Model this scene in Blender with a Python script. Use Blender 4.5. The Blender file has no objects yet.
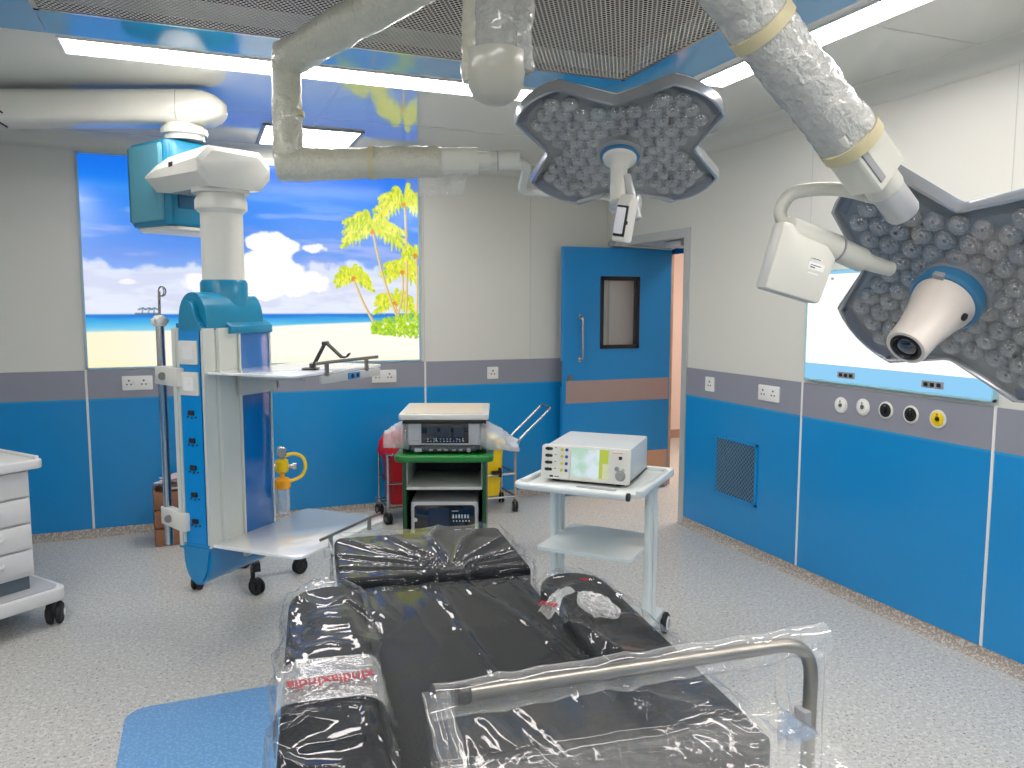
import bpy, bmesh, math, random
import numpy as np
from mathutils import Vector, Matrix, noise
random.seed(7)
PI = math.pi
C = bpy.context.scene.collection
sc = bpy.context.scene

# ------------------------------------------------------------------ camera, exposure, world
YAW, PIT, ROL, FPX = 0.380, -0.1007, 0.0012, 784.2
F = Vector((math.sin(YAW)*math.cos(PIT), math.cos(YAW)*math.cos(PIT), math.sin(PIT)))
R0 = Vector((math.cos(YAW), -math.sin(YAW), 0))
U0 = R0.cross(F)
R1 = R0*math.cos(ROL) + U0*math.sin(ROL)
U1 = -R0*math.sin(ROL) + U0*math.cos(ROL)
cd = bpy.data.cameras.new('camera')
cam = bpy.data.objects.new('camera', cd)
C.objects.link(cam)
mw = Matrix((( R1.x, U1.x, -F.x, 0), (R1.y, U1.y, -F.y, 0), (R1.z, U1.z, -F.z, 1.6), (0, 0, 0, 1)))
cam.matrix_world = mw
cd.sensor_width = 36
cd.lens = FPX/1024*36
cd.clip_start = 0.05
sc.camera = cam
sc.view_settings.view_transform = 'Standard'
sc.view_settings.look = 'None'
sc.view_settings.gamma = 1
sc.view_settings.use_curve_mapping = False
sc.view_settings.exposure = 0.0
w = bpy.data.worlds.new('world')
sc.world = w
w.use_nodes = True
w.node_tree.nodes['Background'].inputs[0].default_value = (0.6, 0.68, 0.75, 1)
w.node_tree.nodes['Background'].inputs[1].default_value = 0.5

STRIP_E = 24.0      # strength of the ceiling light strips
FILL_PANEL_E = 36.0      # unseen square ceiling panels, added as fill light
MURAL_E = 1.0       # backlit beach picture
VIEW_E = 1.15       # wall light box
HALL_E = 30.0        # corridor lamp

XR, YB, XL, YF, ZC, ZW = 3.274, 6.006, -2.4, -1.8, 2.72, 2.63

# ------------------------------------------------------------------ materials
def lin(c):
    c = c/255.0
    return c/12.92 if c <= 0.04045 else ((c+0.055)/1.055)**2.4
def col(r, g, b): return (lin(r), lin(g), lin(b), 1)
MATS = {}
def mat(name, rgb=(200, 200, 200), rough=0.5, metal=0.0, coat=0.0, spec=0.5, bump=0.0, bscale=50, var=0.0, vscale=8, ior=None, stretch=None):
    if name in MATS: return MATS[name]
    m = bpy.data.materials.new(name)
    m.use_nodes = True
    nt = m.node_tree
    b = nt.nodes['Principled BSDF']
    b.inputs['Base Color'].default_value = col(*rgb)
    b.inputs['Roughness'].default_value = rough
    b.inputs['Metallic'].default_value = metal
    b.inputs['Coat Weight'].default_value = coat
    b.inputs['Coat Roughness'].default_value = 0.06
    b.inputs['Specular IOR Level'].default_value = spec
    if ior: b.inputs['IOR'].default_value = ior
    tc = nt.nodes.new('ShaderNodeTexCoord')
    src = tc.outputs['Object']
    if stretch:
        mp = nt.nodes.new('ShaderNodeMapping')
        mp.inputs['Scale'].default_value = stretch
        nt.links.new(src, mp.inputs[0]); src = mp.outputs[0]
    # a slight real variation in the material: fine grain in the surface colour
    n = nt.nodes.new('ShaderNodeTexNoise')
    n.inputs['Scale'].default_value = vscale
    n.inputs['Detail'].default_value = 3
    nt.links.new(src, n.inputs['Vector'])
    mx = nt.nodes.new('ShaderNodeMix'); mx.data_type = 'RGBA'
    v = var if var else 0.03
    c = Vector(col(*rgb)[:3])
    mx.inputs['A'].default_value = (*(c*(1-v)), 1)
    mx.inputs['B'].default_value = (*(c*(1+v)), 1)
    nt.links.new(n.outputs['Fac'], mx.inputs['Factor'])
    nt.links.new(mx.outputs['Result'], b.inputs['Base Color'])
    if bump:
        n2 = nt.nodes.new('ShaderNodeTexNoise')
        n2.inputs['Scale'].default_value = bscale
        n2.inputs['Detail'].default_value = 4
        nt.links.new(src, n2.inputs['Vector'])
        bp = nt.nodes.new('ShaderNodeBump')
        bp.inputs['Strength'].default_value = bump
        bp.inputs['Distance'].default_value = 0.01
        nt.links.new(n2.outputs['Fac'], bp.inputs['Height'])
        nt.links.new(bp.outputs['Normal'], b.inputs['Normal'])
    MATS[name] = m
    return m
def emis(name, rgb, strength):
    if name in MATS: return MATS[name]
    m = bpy.data.materials.new(name); m.use_nodes = True
    nt = m.node_tree
    nt.nodes.remove(nt.nodes['Principled BSDF'])
    e = nt.nodes.new('ShaderNodeEmission')
    e.inputs[0].default_value = col(*rgb); e.inputs[1].default_value = strength
    nt.links.new(e.outputs[0], nt.nodes['Material Output'].inputs[0])
    MATS[name] = m
    return m
def film(name, white=0.08, edge=0.35, rough=0.06, rgb=(235, 238, 238), bump=0.0, bscale=60, gloss=0.06):
    """clear or milky plastic sheet: mostly see-through, glossy, a little white"""
    if name in MATS: return MATS[name]
    m = bpy.data.materials.new(name); m.use_nodes = True
    nt = m.node_tree
    nt.nodes.remove(nt.nodes['Principled BSDF'])
    tr = nt.nodes.new('ShaderNodeBsdfTransparent')
    gl = nt.nodes.new('ShaderNodeBsdfGlossy'); gl.inputs['Roughness'].default_value = rough
    df = nt.nodes.new('ShaderNodeBsdfDiffuse'); df.inputs[0].default_value = col(*rgb)
    lf = nt.nodes.new('ShaderNodeLayerWeight'); lf.inputs[0].default_value = 0.5
    fr = nt.nodes.new('ShaderNodeMath'); fr.operation = 'POWER'; fr.inputs[1].default_value = 5
    nt.links.new(lf.outputs['Facing'], fr.inputs[0])
    m1 = nt.nodes.new('ShaderNodeMixShader'); m2 = nt.nodes.new('ShaderNodeMixShader')
    lw = nt.nodes.new('ShaderNodeLayerWeight'); lw.inputs[0].default_value = 0.35
    mr = nt.nodes.new('ShaderNodeMapRange')
    mr.inputs['To Min'].default_value = white; mr.inputs['To Max'].default_value = edge
    nt.links.new(lw.outputs['Facing'], mr.inputs['Value'])
    nt.links.new(mr.outputs[0], m1.inputs[0])
    nt.links.new(tr.outputs[0], m1.inputs[1]); nt.links.new(df.outputs[0], m1.inputs[2])
    mu = nt.nodes.new('ShaderNodeMath'); mu.operation = 'MULTIPLY_ADD'
    mu.inputs[1].default_value = 0.92; mu.inputs[2].default_value = gloss
    nt.links.new(fr.outputs[0], mu.inputs[0])
    nt.links.new(mu.outputs[0], m2.inputs[0])
    nt.links.new(m1.outputs[0], m2.inputs[1]); nt.links.new(gl.outputs[0], m2.inputs[2])
    nt.links.new(m2.outputs[0], nt.nodes['Material Output'].inputs[0])
    if bump:
        tc = nt.nodes.new('ShaderNodeTexCoord')
        n2 = nt.nodes.new('ShaderNodeTexNoise'); n2.inputs['Scale'].default_value = bscale; n2.inputs['Detail'].default_value = 3
        nt.links.new(tc.outputs['Object'], n2.inputs['Vector'])
        bp = nt.nodes.new('ShaderNodeBump'); bp.inputs['Strength'].default_value = bump; bp.inputs['Distance'].default_value = 0.01
        nt.links.new(n2.outputs['Fac'], bp.inputs['Height'])
        for nn in (gl, df, lf): nt.links.new(bp.outputs[0], nn.inputs['Normal'])
    MATS[name] = m
    return m

WHITE = mat('white_wall_panel', (212, 212, 203), 0.32, var=0.015, vscale=1.5)
CEIL = mat('ceiling_gloss', (212, 213, 206), 0.07, spec=0.9, var=0.012, vscale=1.5, coat=0.6)
BLUE = mat('blue_wall_panel', (22, 136, 200), 0.22, var=0.03, vscale=2)
BLUEC = mat('blue_ceiling_panel', (45, 150, 205), 0.1, var=0.02, vscale=2, coat=0.5)
DADO = mat('grey_dado', (140, 142, 152), 0.3, var=0.03, vscale=3)
JOINT = mat('white_joint', (222, 224, 220), 0.4)
GREYM = mat('grey_metal_frame', (186, 190, 188), 0.35, 0.2)
STEEL = mat('stainless_steel', (190, 190, 188), 0.22, 1.0)
STEELD = mat('dull_steel', (150, 146, 138), 0.35, 1.0)
PWHITE = mat('white_plastic', (225, 226, 222), 0.35)
PGREY = mat('grey_plastic', (150, 153, 155), 0.4)
PCREAM = mat('cream_enamel', (214, 214, 204), 0.3)
PBLACK = mat('black_plastic', (22, 22, 24), 0.4)
RUBBER = mat('black_rubber', (28, 28, 30), 0.7)
TEAL = mat('teal_enamel', (18, 126, 162), 0.28)
TEAL_LIT = mat('teal_lit_side', (84, 150, 168), 0.3)  # lighter copy of the teal, brightness of the lit brake side painted in
BLUEP = mat('blue_enamel', (8, 112, 180), 0.12, coat=0.5)
VINYL = mat('black_vinyl', (9, 15, 21), 0.55, spec=0.15, bump=0.15, bscale=140)
DGREEN = mat('green_plastic', (10, 118, 40), 0.3, coat=0.3)
RED = mat('red_plastic', (205, 20, 38), 0.35)
REDD = mat('red_plastic_deep', (170, 12, 30), 0.4)
YELLOW = mat('yellow_plastic', (235, 200, 10), 0.35)
FILM = film('clear_film', 0.0, 0.04, 0.04, gloss=0.026)
FILMW = film('milky_film', 0.16, 0.6, 0.10)
FILMB = film('bag_film', 0.05, 0.42, 0.07)
WRAP = mat('bubble_wrap', (196, 196, 178), 0.3, spec=0.7, coat=0.4, bump=0.9, bscale=60, var=0.12, vscale=30)
WRAPG = mat('bubble_wrap_clear', (178, 180, 174), 0.22, spec=0.9, coat=0.7, bump=1.0, bscale=75, var=0.22, vscale=40)
TAPE = mat('masking_tape', (196, 188, 150), 0.5, var=0.05, vscale=20)

def floor_mat():
    m = bpy.data.materials.new('speckled_vinyl'); m.use_nodes = True
    nt = m.node_tree; b = nt.nodes['Principled BSDF']
    b.inputs['Roughness'].default_value = 0.33
    tc = nt.nodes.new('ShaderNodeTexCoord')
    def spk(scale, lo, hi):
        v = nt.nodes.new('ShaderNodeTexNoise'); v.inputs['Scale'].default_value = scale; v.inputs['Detail'].default_value = 1
        nt.links.new(tc.outputs['Object'], v.inputs['Vector'])
        r = nt.nodes.new('ShaderNodeMapRange'); r.inputs['From Min'].default_value = lo; r.inputs['From Max'].default_value = hi
        nt.links.new(v.outputs['Fac'], r.inputs['Value']); return r.outputs[0]
    def mix(a, bcol, f):
        x = nt.nodes.new('ShaderNodeMix'); x.data_type = 'RGBA'
        nt.links.new(a, x.inputs['A']); x.inputs['B'].default_value = col(*bcol); nt.links.new(f, x.inputs['Factor'])
        return x.outputs['Result']
    base = nt.nodes.new('ShaderNodeRGB'); base.outputs[0].default_value = col(184, 184, 178)
    c = mix(base.outputs[0], (203, 202, 194), spk(55, 0.5, 0.62))
    c = mix(c, (112, 118, 126), spk(80, 0.64, 0.68))
    c = mix(c, (132, 142, 152), spk(130, 0.64, 0.69))
    nt.links.new(c, b.inputs['Base Color'])
    return m
FLOOR = floor_mat()
def speck(name, rgb, rgb2):
    m = mat(name, rgb, 0.4)
    nt = m.node_tree; b = nt.nodes['Principled BSDF']
    tc = nt.nodes.new('ShaderNodeTexCoord')
    v = nt.nodes.new('ShaderNodeTexNoise'); v.inputs['Scale'].default_value = 90; v.inputs['Detail'].default_value = 1
    nt.links.new(tc.outputs['Object'], v.inputs['Vector'])
    r = nt.nodes.new('ShaderNodeMapRange'); r.inputs['From Min'].default_value = 0.5; r.inputs['From Max'].default_value = 0.62
    nt.links.new(v.outputs['Fac'], r.inputs['Value'])
    x = nt.nodes.new('ShaderNodeMix'); x.data_type = 'RGBA'
    x.inputs['A'].default_value = col(*rgb); x.inputs['B'].default_value = col(*rgb2); nt.links.new(r.outputs[0], x.inputs['Factor'])
    nt.links.new(x.outputs['Result'], b.inputs['Base Color'])
    return m
SKIRT = speck('speckled_skirting', (150, 142, 132), (195, 188, 178))
PATCH = speck('blue_floor_vinyl', (98, 148, 196), (120, 165, 208))

def grille_mat():
    """perforated metal sheet: staggered round holes with dark behind"""
    m = bpy.data.materials.new('perforated_sheet'); m.use_nodes = True
    nt = m.node_tree; b = nt.nodes['Principled BSDF']
    b.inputs['Base Color'].default_value = col(232, 226, 214); b.inputs['Metallic'].default_value = 0.0; b.inputs['Roughness'].default_value = 0.35
    tc = nt.nodes.new('ShaderNodeTexCoord')
    def node(op, a, bb=None, c=None):
        n = nt.nodes.new('ShaderNodeMath'); n.operation = op
        for i, x in enumerate((a, bb, c)):
            if x is None: continue
            if isinstance(x, (int, float)): n.inputs[i].default_value = x
            else: nt.links.new(x, n.inputs[i])
        return n.outputs[0]
    s = nt.nodes.new('ShaderNodeSeparateXYZ'); nt.links.new(tc.outputs['Object'], s.inputs[0])
    px, py = 0.020, 0.020*0.866
    ds = []
    for k in (0, 1):
        xx = node('MULTIPLY_ADD', s.outputs[0], 1/px, 0.5*k)
        yy = node('MULTIPLY_ADD', s.outputs[1], 0.5/py, 0.5*k)
        fx = node('SUBTRACT', node('FRACT', xx), 0.5); fy = node('SUBTRACT', node('FRACT', yy), 0.5)
        fx = node('MULTIPLY', fx, px); fy = node('MULTIPLY', fy, 2*py)
        ds.append(node('SQRT', node('ADD', node('MULTIPLY', fx, fx), node('MULTIPLY', fy, fy))))
    d = node('MINIMUM', ds[0], ds[1])
    hole = node('LESS_THAN', d, 0.0080)
    tr = nt.nodes.new('ShaderNodeBsdfTransparent')
    mx = nt.nodes.new('ShaderNodeMixShader')
    nt.links.new(hole, mx.inputs[0]); nt.links.new(b.outputs[0], mx.inputs[1]); nt.links.new(tr.outputs[0], mx.inputs[2])
    nt.links.new(mx.outputs[0], nt.nodes['Material Output'].inputs[0])
    return m
GRILLE = grille_mat()

# ------------------------------------------------------------------ mesh helpers
WM = {}   # world matrices of things (so that geometry can be given in world coordinates)
def link(o): C.objects.link(o); return o
def thing(name, label, cat, loc=(0, 0, 0), rotz=0, group=None, basis=None):
    o = bpy.data.objects.new(name, None); link(o)
    M = basis if basis is not None else Matrix.Translation(Vector(loc)) @ Matrix.Rotation(rotz, 4, 'Z')
    o.matrix_basis = M
    o.empty_display_size = 0.1
    WM[o.name] = M
    o['label'] = label; o['category'] = cat
    if group: o['group'] = group
    return o
def tag(o, label, cat, group=None):
    o['label'] = label; o['category'] = cat
    if group: o['group'] = group
    return o
def ob(name, bm, m, parent=None, loc=None, rotz=0, world=False, smooth=None, label=None, kind=None):
    """one mesh object. world=True: bm is in world coordinates although it has a parent"""
    bmesh.ops.recalc_face_normals(bm, faces=bm.faces)
    if world and parent is not None:
        bm.transform(WM[parent.name].inverted())
    me = bpy.data.meshes.new(name)
    if smooth is None: smooth = 40
    if smooth:
        for f in bm.faces: f.smooth = True
        ang = math.radians(smooth)
        for e in bm.edges:
            if len(e.link_faces) == 2:
                e.smooth = e.calc_face_angle(0) < ang
            else: e.smooth = False
    bm.to_mesh(me); bm.free()
    if isinstance(m, (list, tuple)):
        for x in m: me.materials.append(x)
    else: me.materials.append(m)
    o = bpy.data.objects.new(name, me); link(o)
    L = Matrix.Translation(Vector(loc or (0, 0, 0))) @ Matrix.Rotation(rotz, 4, 'Z')
    o.matrix_basis = L
    if parent is not None:
        o.parent = parent
        WM[o.name] = WM[parent.name] @ L
    else: WM[o.name] = L
    if label: o['label'] = label
    if kind: o['kind'] = kind
    return o
def struct(name, bm, m, smooth=0, parent=None):
    o = ob(name, bm, m, parent, smooth=smooth)
    if parent is None: o['kind'] = 'structure'
    return o
def tree_copy(root, M, label=None, group=None):
    r = root.copy(); link(r); r.matrix_basis = M; WM[r.name] = M
    if label: r['label'] = label
    if group: r['group'] = group
    def rec(a, b):
        for ch in list(a.children):
            c = ch.copy(); link(c); c.parent = b; rec(ch, c)
    rec(root, r)
    return r
def B(): return bmesh.new()
def box(bm, c, s, bev=0, seg=2, M=None, mi=0):
    """box with centre c and full size s"""
    t = bmesh.new()
    bmesh.ops.create_cube(t, size=1)
    t.transform(Matrix.Diagonal((*s, 1)))
    if bev: bmesh.ops.bevel(t, geom=t.edges[:], offset=bev, segments=seg, affect='EDGES', profile=0.5)
    t.transform(Matrix.Translation(Vector(c)))
    if M is not None: t.transform(M)
    return merge(bm, t, mi)
def b2(bm, lo, hi, bev=0, seg=2, M=None, mi=0):
    lo = Vector(lo); hi = Vector(hi)
    return box(bm, (lo+hi)/2, hi-lo, bev, seg, M, mi)
def merge(bm, t, mi=0):
    vm = {}
    for v in t.verts: vm[v] = bm.verts.new(v.co)
    for f in t.faces:
        try:
            g = bm.faces.new([vm[v] for v in f.verts]); g.material_index = mi or f.material_index
        except ValueError: pass
    t.free()
    return bm
def zdir(d):
    d = Vector(d).normalized()
    return d.to_track_quat('Z', 'Y').to_matrix().to_4x4()
def lathe(bm, prof, seg=24, M=None, mi=0, cap=True):
    """prof: (radius, z) pairs from bottom to top"""
    t = bmesh.new(); rings = []
    for r, z in prof:
        if r < 1e-6: rings.append([t.verts.new((0, 0, z))])
        else: rings.append([t.verts.new((r*math.cos(2*PI*i/seg), r*math.sin(2*PI*i/seg), z)) for i in range(seg)])
    for a, b in zip(rings, rings[1:]):
        for i in range(seg):
            j = (i+1) % seg
            if len(a) == 1 and len(b) == 1: continue
            if len(a) == 1: t.faces.new((a[0], b[i], b[j]))
            elif len(b) == 1: t.faces.new((a[i], a[j], b[0]))
            else: t.faces.new((a[i], a[j], b[j], b[i]))
    if cap:
        if len(rings[0]) > 1: t.faces.new(rings[0][::-1])
        if len(rings[-1]) > 1: t.faces.new(rings[-1])
    if M is not None: t.transform(M)
    return merge(bm, t, mi)
def cyl(bm, a, b, r, r2=None, seg=20, bev=0.0, mi=0):
    a = Vector(a); b = Vector(b); L = (b-a).length
    r2 = r if r2 is None else r2
    M = Matrix.Translation(a) @ zdir(b-a)
    if bev: prof = [(r-bev, 0), (r, bev), (r2, L-bev), (r2-bev, L)]
    else: prof = [(r, 0), (r2, L)]
    return lathe(bm, prof, seg, M, mi)
def round_path(pts, rad, n=6):
    pts = [Vector(p) for p in pts]
    out = [pts[0]]
    for i in range(1, len(pts)-1):
        p, a, b = pts[i], pts[i-1], pts[i+1]
        r = rad[i] if isinstance(rad, (list, tuple)) else rad
        u = (a-p); v = (b-p)
        l = min(r, u.length*0.49, v.length*0.49)
        p0 = p+u.normalized()*l; p1 = p+v.normalized()*l
        for k in range(n+1):
            t = k/n
            out.append((1-t)**2*p0 + 2*t*(1-t)*p + t*t*p1)
    out.append(pts[-1])
    return out
def tube(bm, pts, r, seg=12, rad=0, prof=None, caps=True, rfun=None, up=None, mi=0):
    """sweep a circle (or a 2-D profile) along a path"""
    path = round_path(pts, rad) if rad else [Vector(p) for p in pts]
    if prof is None: prof = [(math.cos(2*PI*i/seg), math.sin(2*PI*i/seg)) for i in range(seg)]; sc_ = r
    else: sc_ = 1.0
    t = bmesh.new(); rings = []
    T = []
    for i in range(len(path)):
        a = path[max(i-1, 0)]; b = path[min(i+1, len(path)-1)]
        T.append((b-a).normalized())
    n = Vector(up) if up is not None else (Vector((0, 0, 1)) if abs(T[0].z) < 0.9 else Vector((1, 0, 0)))
    n = (n - T[0]*n.dot(T[0])).normalized()
    for i, p in enumerate(path):
        n = (n - T[i]*n.dot(T[i])).normalized()
        bb = T[i].cross(n)
        k = rfun(i/(len(path)-1), i) if rfun else 1.0
        rings.append([t.verts.new(p + (bb*x + n*y)*sc_*k) for x, y in prof])
    m = len(prof)
    for a, b in zip(rings, rings[1:]):
        for i in range(m):
            t.faces.new((a[i], a[(i+1) % m], b[(i+1) % m], b[i]))
    if caps:
        t.faces.new(rings[0][::-1]); t.faces.new(rings[-1])
    return merge(bm, t, mi)
def prism(bm, poly, z0, z1, bev=0, seg=2, M=None, mi=0):
    t = bmesh.new()
    vs = [t.verts.new((x, y, z0)) for x, y in poly]
    f = t.faces.new(vs)
    r = bmesh.ops.extrude_face_region(t, geom=[f])
    for v in [g for g in r['geom'] if isinstance(g, bmesh.types.BMVert)]: v.co.z = z1
    bmesh.ops.recalc_face_normals(t, faces=t.faces)
    if bev:
        bmesh.ops.bevel(t, geom=t.edges[:], offset=bev, segments=seg, affect='EDGES', profile=0.5)
    if M is not None: t.transform(M)
    return merge(bm, t, mi)
def rrect(w, h, r, n=5, cx=0, cy=0):
    o = []
    for sx, sy, a0 in ((1, 1, 0), (-1, 1, 90), (-1, -1, 180), (1, -1, 270)):
        for k in range(n+1):
            a = math.radians(a0+90*k/n)
            o.append((cx+sx*(w/2-r)+r*math.cos(a), cy+sy*(h/2-r)+r*math.sin(a)))
    return o
def quad(bm, pts, mi=0):
    f = bm.faces.new([bm.verts.new(p) for p in pts]); f.material_index = mi
    return f
def text(parent, body, size, M, m, name='lettering', ext=0.0006, bold=0):
    cu = bpy.data.curves.new(name, 'FONT')
    cu.body = body; cu.size = size; cu.extrude = ext; cu.offset = bold
    cu.align_x = 'CENTER'; cu.align_y = 'CENTER'
    o = bpy.data.objects.new(name, cu); link(o)
    dg = bpy.context.evaluated_depsgraph_get()
    me = bpy.data.meshes.new_from_object(o.evaluated_get(dg))
    bpy.data.objects.remove(o)
    me.materials.clear(); me.materials.append(m)
    o = bpy.data.objects.new(name, me); link(o)
    o.parent = parent; o.matrix_basis = M
    return o
def basis(x, y, z, o):
    x, y, z = Vector(x), Vector(y), Vector(z)
    return Matrix(((x.x, y.x, z.x, o[0]), (x.y, y.y, z.y, o[1]), (x.z, y.z, z.z, o[2]), (0, 0, 0, 1)))
def grid_surface(bm, fn, nu, nv, mi=0, closeu=False):
    vs = [[bm.verts.new(fn(i/(nu-1 if not closeu else nu), j/(nv-1))) for i in range(nu)] for j in range(nv)]
    for j in range(nv-1):
        for i in range(nu if closeu else nu-1):
            k = (i+1) % nu
            f = bm.faces.new((vs[j][i], vs[j][k], vs[j+1][k], vs[j+1][i])); f.material_index = mi
    return vs

# ================================================================== THE ROOM
# floor
bm = B(); b2(bm, (XL-.1, YF-.1, -.06), (5.7, 8.2, 0)); struct('floor', bm, FLOOR)
bm = B()
prism(bm, rrect(1.50, 2.75, 0.09, cx=0.43, cy=1.94), -0.002, 0.0015)
struct('trim_1', bm, PATCH)

# back wall with its wainscot panels
def wall_plane_box(lo, hi, m, name, parent=None):
    bm = B(); b2(bm, lo, hi); return struct(name, bm, m, parent=parent)
wb = wall_plane_box((XL-.1, YB, -.02), (XR+.6, YB+.12, ZW+.2), WHITE, 'wall_back')
seams_b = [XL, -.72, 1.655, XR]
for a, b in zip(seams_b, seams_b[1:]):
    bm = B(); b2(bm, (a+.008, YB-.012, .055), (b-.008, YB, .948)); ob('wainscot_panel', bm, BLUE, wb, smooth=0)
    bm = B(); b2(bm, (a+.008, YB-.013, .955), (b-.008, YB, 1.152)); ob('dado_band', bm, DADO, wb, smooth=0, label='grey band')
for x in seams_b[1:-1]:
    bm = B(); b2(bm, (x-.007, YB-.014, .055), (x+.007, YB, 1.155)); ob('joint_strip', bm, JOINT, wb, smooth=0, label='white joint strip')
for x in (-.72, 1.655, 2.56):
    bm = B(); b2(bm, (x-.002, YB-.001, 1.16), (x+.002, YB, ZW)); ob('joint_strip', bm, GREYM, wb, smooth=0)
bm = B(); b2(bm, (XL, YB-.0135, .944), (XR, YB, .957)); ob('dado_edge', bm, BLUEC, wb, smooth=0)

# right wall with door opening
DY0, DY1, DZ = 4.84, 5.93, 2.085
bm = B()
b2(bm, (XR, YF-.1, -.02), (XR+.55, DY0-.04, ZW+.2))
b2(bm, (XR, DY1+.0, -.02), (XR+.55, YB+.12, ZW+.2))
b2(bm, (XR, DY0-.04, DZ+.04), (XR+.55, DY1, ZW+.2))
wr = struct('wall_right', bm, WHITE)
seams_r = [YF, 0, 1.2, 2.40, 3.597, 4.775]
for a, b in zip(seams_r, seams_r[1:]):
    bm = B(); b2(bm, (XR-.012, a+.008, .055), (XR, b-.008, .948)); ob('wainscot_panel', bm, BLUE, wr, smooth=0)
    bm = B(); b2(bm, (XR-.013, a+.008, .955), (XR, b-.008, 1.152)); ob('dado_band', bm, DADO, wr, smooth=0, label='grey band')
for y in seams_r[1:-1]:
    bm = B(); b2(bm, (XR-.014, y-.007, .055), (XR, y+.007, 1.155)); ob('joint_strip', bm, JOINT, wr, smooth=0, label='white joint strip')
    bm = B(); b2(bm, (XR-.001, y-.002, 1.16), (XR, y+.002, ZW)); ob('joint_strip', bm, GREYM, wr, smooth=0)
bm = B(); b2(bm, (XR-.0135, YF, .944), (XR, 4.775, .957)); ob('dado_edge', bm, BLUEC, wr, smooth=0)

# left wall and wall behind the camera
wl = wall_plane_box((XL-.12, YF-.1, -.02), (XL, YB+.12, ZW+.2), WHITE, 'wall_left')
wf = wall_plane_box((XL-.1, YF-.12, -.02), (XR+.2, YF, ZW+.2), WHITE, 'wall_front')
for W_, lo, hi in ((wl, (XL, YF, .055), (XL+.012, YB, .948)), (wf, (XL, YF, .055), (XR, YF+.012, .948))):
    bm = B(); b2(bm, lo, hi); ob('wainscot_panel', bm, BLUE, W_, smooth=0)
    lo = (lo[0], lo[1], .955); hi = (hi[0], hi[1], 1.152)
    bm = B(); b2(bm, lo, hi); ob('dado_band', bm, DADO, W_, smooth=0, label='grey band')

# coved skirting of floor vinyl
def skirt(name, a, b, n):
    a = Vector(a); b = Vector(b); n = Vector(n)
    bm = B()
    pr = [(0, 0), (.05, 0), (.018, .014), (.008, .055), (0, .055)]
    v0 = [bm.verts.new(a+n*x+Vector((0, 0, z+.001))) for x, z in pr]; v1 = [bm.verts.new(b+n*x+Vector((0, 0, z+.001))) for x, z in pr]
    for i in range(5): bm.faces.new((v0[i], v0[(i+1) % 5], v1[(i+1) % 5], v1[i]))
    bm.faces.new(v0); bm.faces.new(v1)
    struct(name, bm, SKIRT)
skirt('baseboard_back', (XL, YB, 0), (XR, YB, 0), (0, -1, 0))
skirt('baseboard_right', (XR, YF, 0), (XR, 4.775, 0), (-1, 0, 0))
skirt('baseboard_left', (XL, YF, 0), (XL, YB, 0), (1, 0, 0))
skirt('baseboard_front', (XL, YF, 0), (XR, YF, 0), (0, 1, 0))

# ceiling with an opening for the air supply grille
GX0, GX1, GY0, GY1 = -.535, 2.015, .95, 3.545
bm = B()
b2(bm, (XL-.1, YF-.1, ZC), (GX0, YB+.1, ZC+.1)); b2(bm, (GX1, YF-.1, ZC), (XR+.1, YB+.1, ZC+.1))
b2(bm, (GX0, YF-.1, ZC), (GX1, GY0, ZC+.1)); b2(bm, (GX0, GY1, ZC), (GX1, YB+.1, ZC+.1))
ceil = struct('ceiling', bm, CEIL)
bm = B()
for lo, hi in (((2.5, 2.515, ZC-.001), (XR, 2.519, ZC)), ((-.9, 4.95, ZC-.001), (XR, 4.954, ZC)), ((.72, 4.1, ZC-.001), (.724, YB, ZC))):
    b2(bm, lo, hi)
ob('panel_seam', bm, GREYM, ceil, smooth=0)
# cove between wall and ceiling
def cove(name, a, b, n):
    a = Vector(a); b = Vector(b); n = Vector(n); r = .10
    bm = B(); pr = [(0, ZW-.012), (.004, ZW-.012)] + [(r-r*math.cos(t)+.0, ZW+(ZC-ZW)*math.sin(t)) for t in [i*PI/2/8 for i in range(9)]] + [(0, ZC)]
    v0 = [bm.verts.new(a+n*x+Vector((0, 0, z))) for x, z in pr]; v1 = [bm.verts.new(b+n*x+Vector((0, 0, z))) for x, z in pr]
    k = len(pr)
    for i in range(k): bm.faces.new((v0[i], v0[(i+1) % k], v1[(i+1) % k], v1[i]))
    bm.faces.new(v0); bm.faces.new(v1)
    o = ob(name, bm, WHITE, None, smooth=30); o['kind'] = 'structure'
cove('trim_2', (XL, YB, 0), (XR, YB, 0), (0, -1, 0))
cove('trim_3', (XR, YF, 0), (XR, YB, 0), (-1, 0, 0))
cove('trim_4', (XL, YF, 0), (XL, YB, 0), (1, 0, 0))
cove('trim_5', (XL, YF, 0), (XR, YF, 0), (0, 1, 0))

# blue glossy border round the grille, laid in mitred panels
BX0, BX1, BY0, BY1 = -1.0, 2.305, .66, 3.838
for i, poly in enumerate((
        [(GX0, GY1), (GX1, GY1), (1.975, BY1), (GX0, BY1)],
        [(GX1, GY1), (1.975+.0, BY1), (BX1, BY1), (BX1, BY0), (GX1, GY0)],
        [(GX0, GY1), (GX0, BY1), (BX0, BY1), (BX0, BY0), (GX0, GY0)],
        [(GX0, GY0), (GX1, GY0), (BX1, BY0), (BX0, BY0)])):
    cx = sum(p[0] for p in poly)/len(poly); cy = sum(p[1] for p in poly)/len(poly)
    pl = [(cx+(x-cx)*.9985, cy+(y-cy)*.9985) for x, y in poly]
    bm = B(); prism(bm, pl, ZC-.006, ZC-.0005)
    struct('trim_%d' % (6+i), bm, BLUEC)

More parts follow.
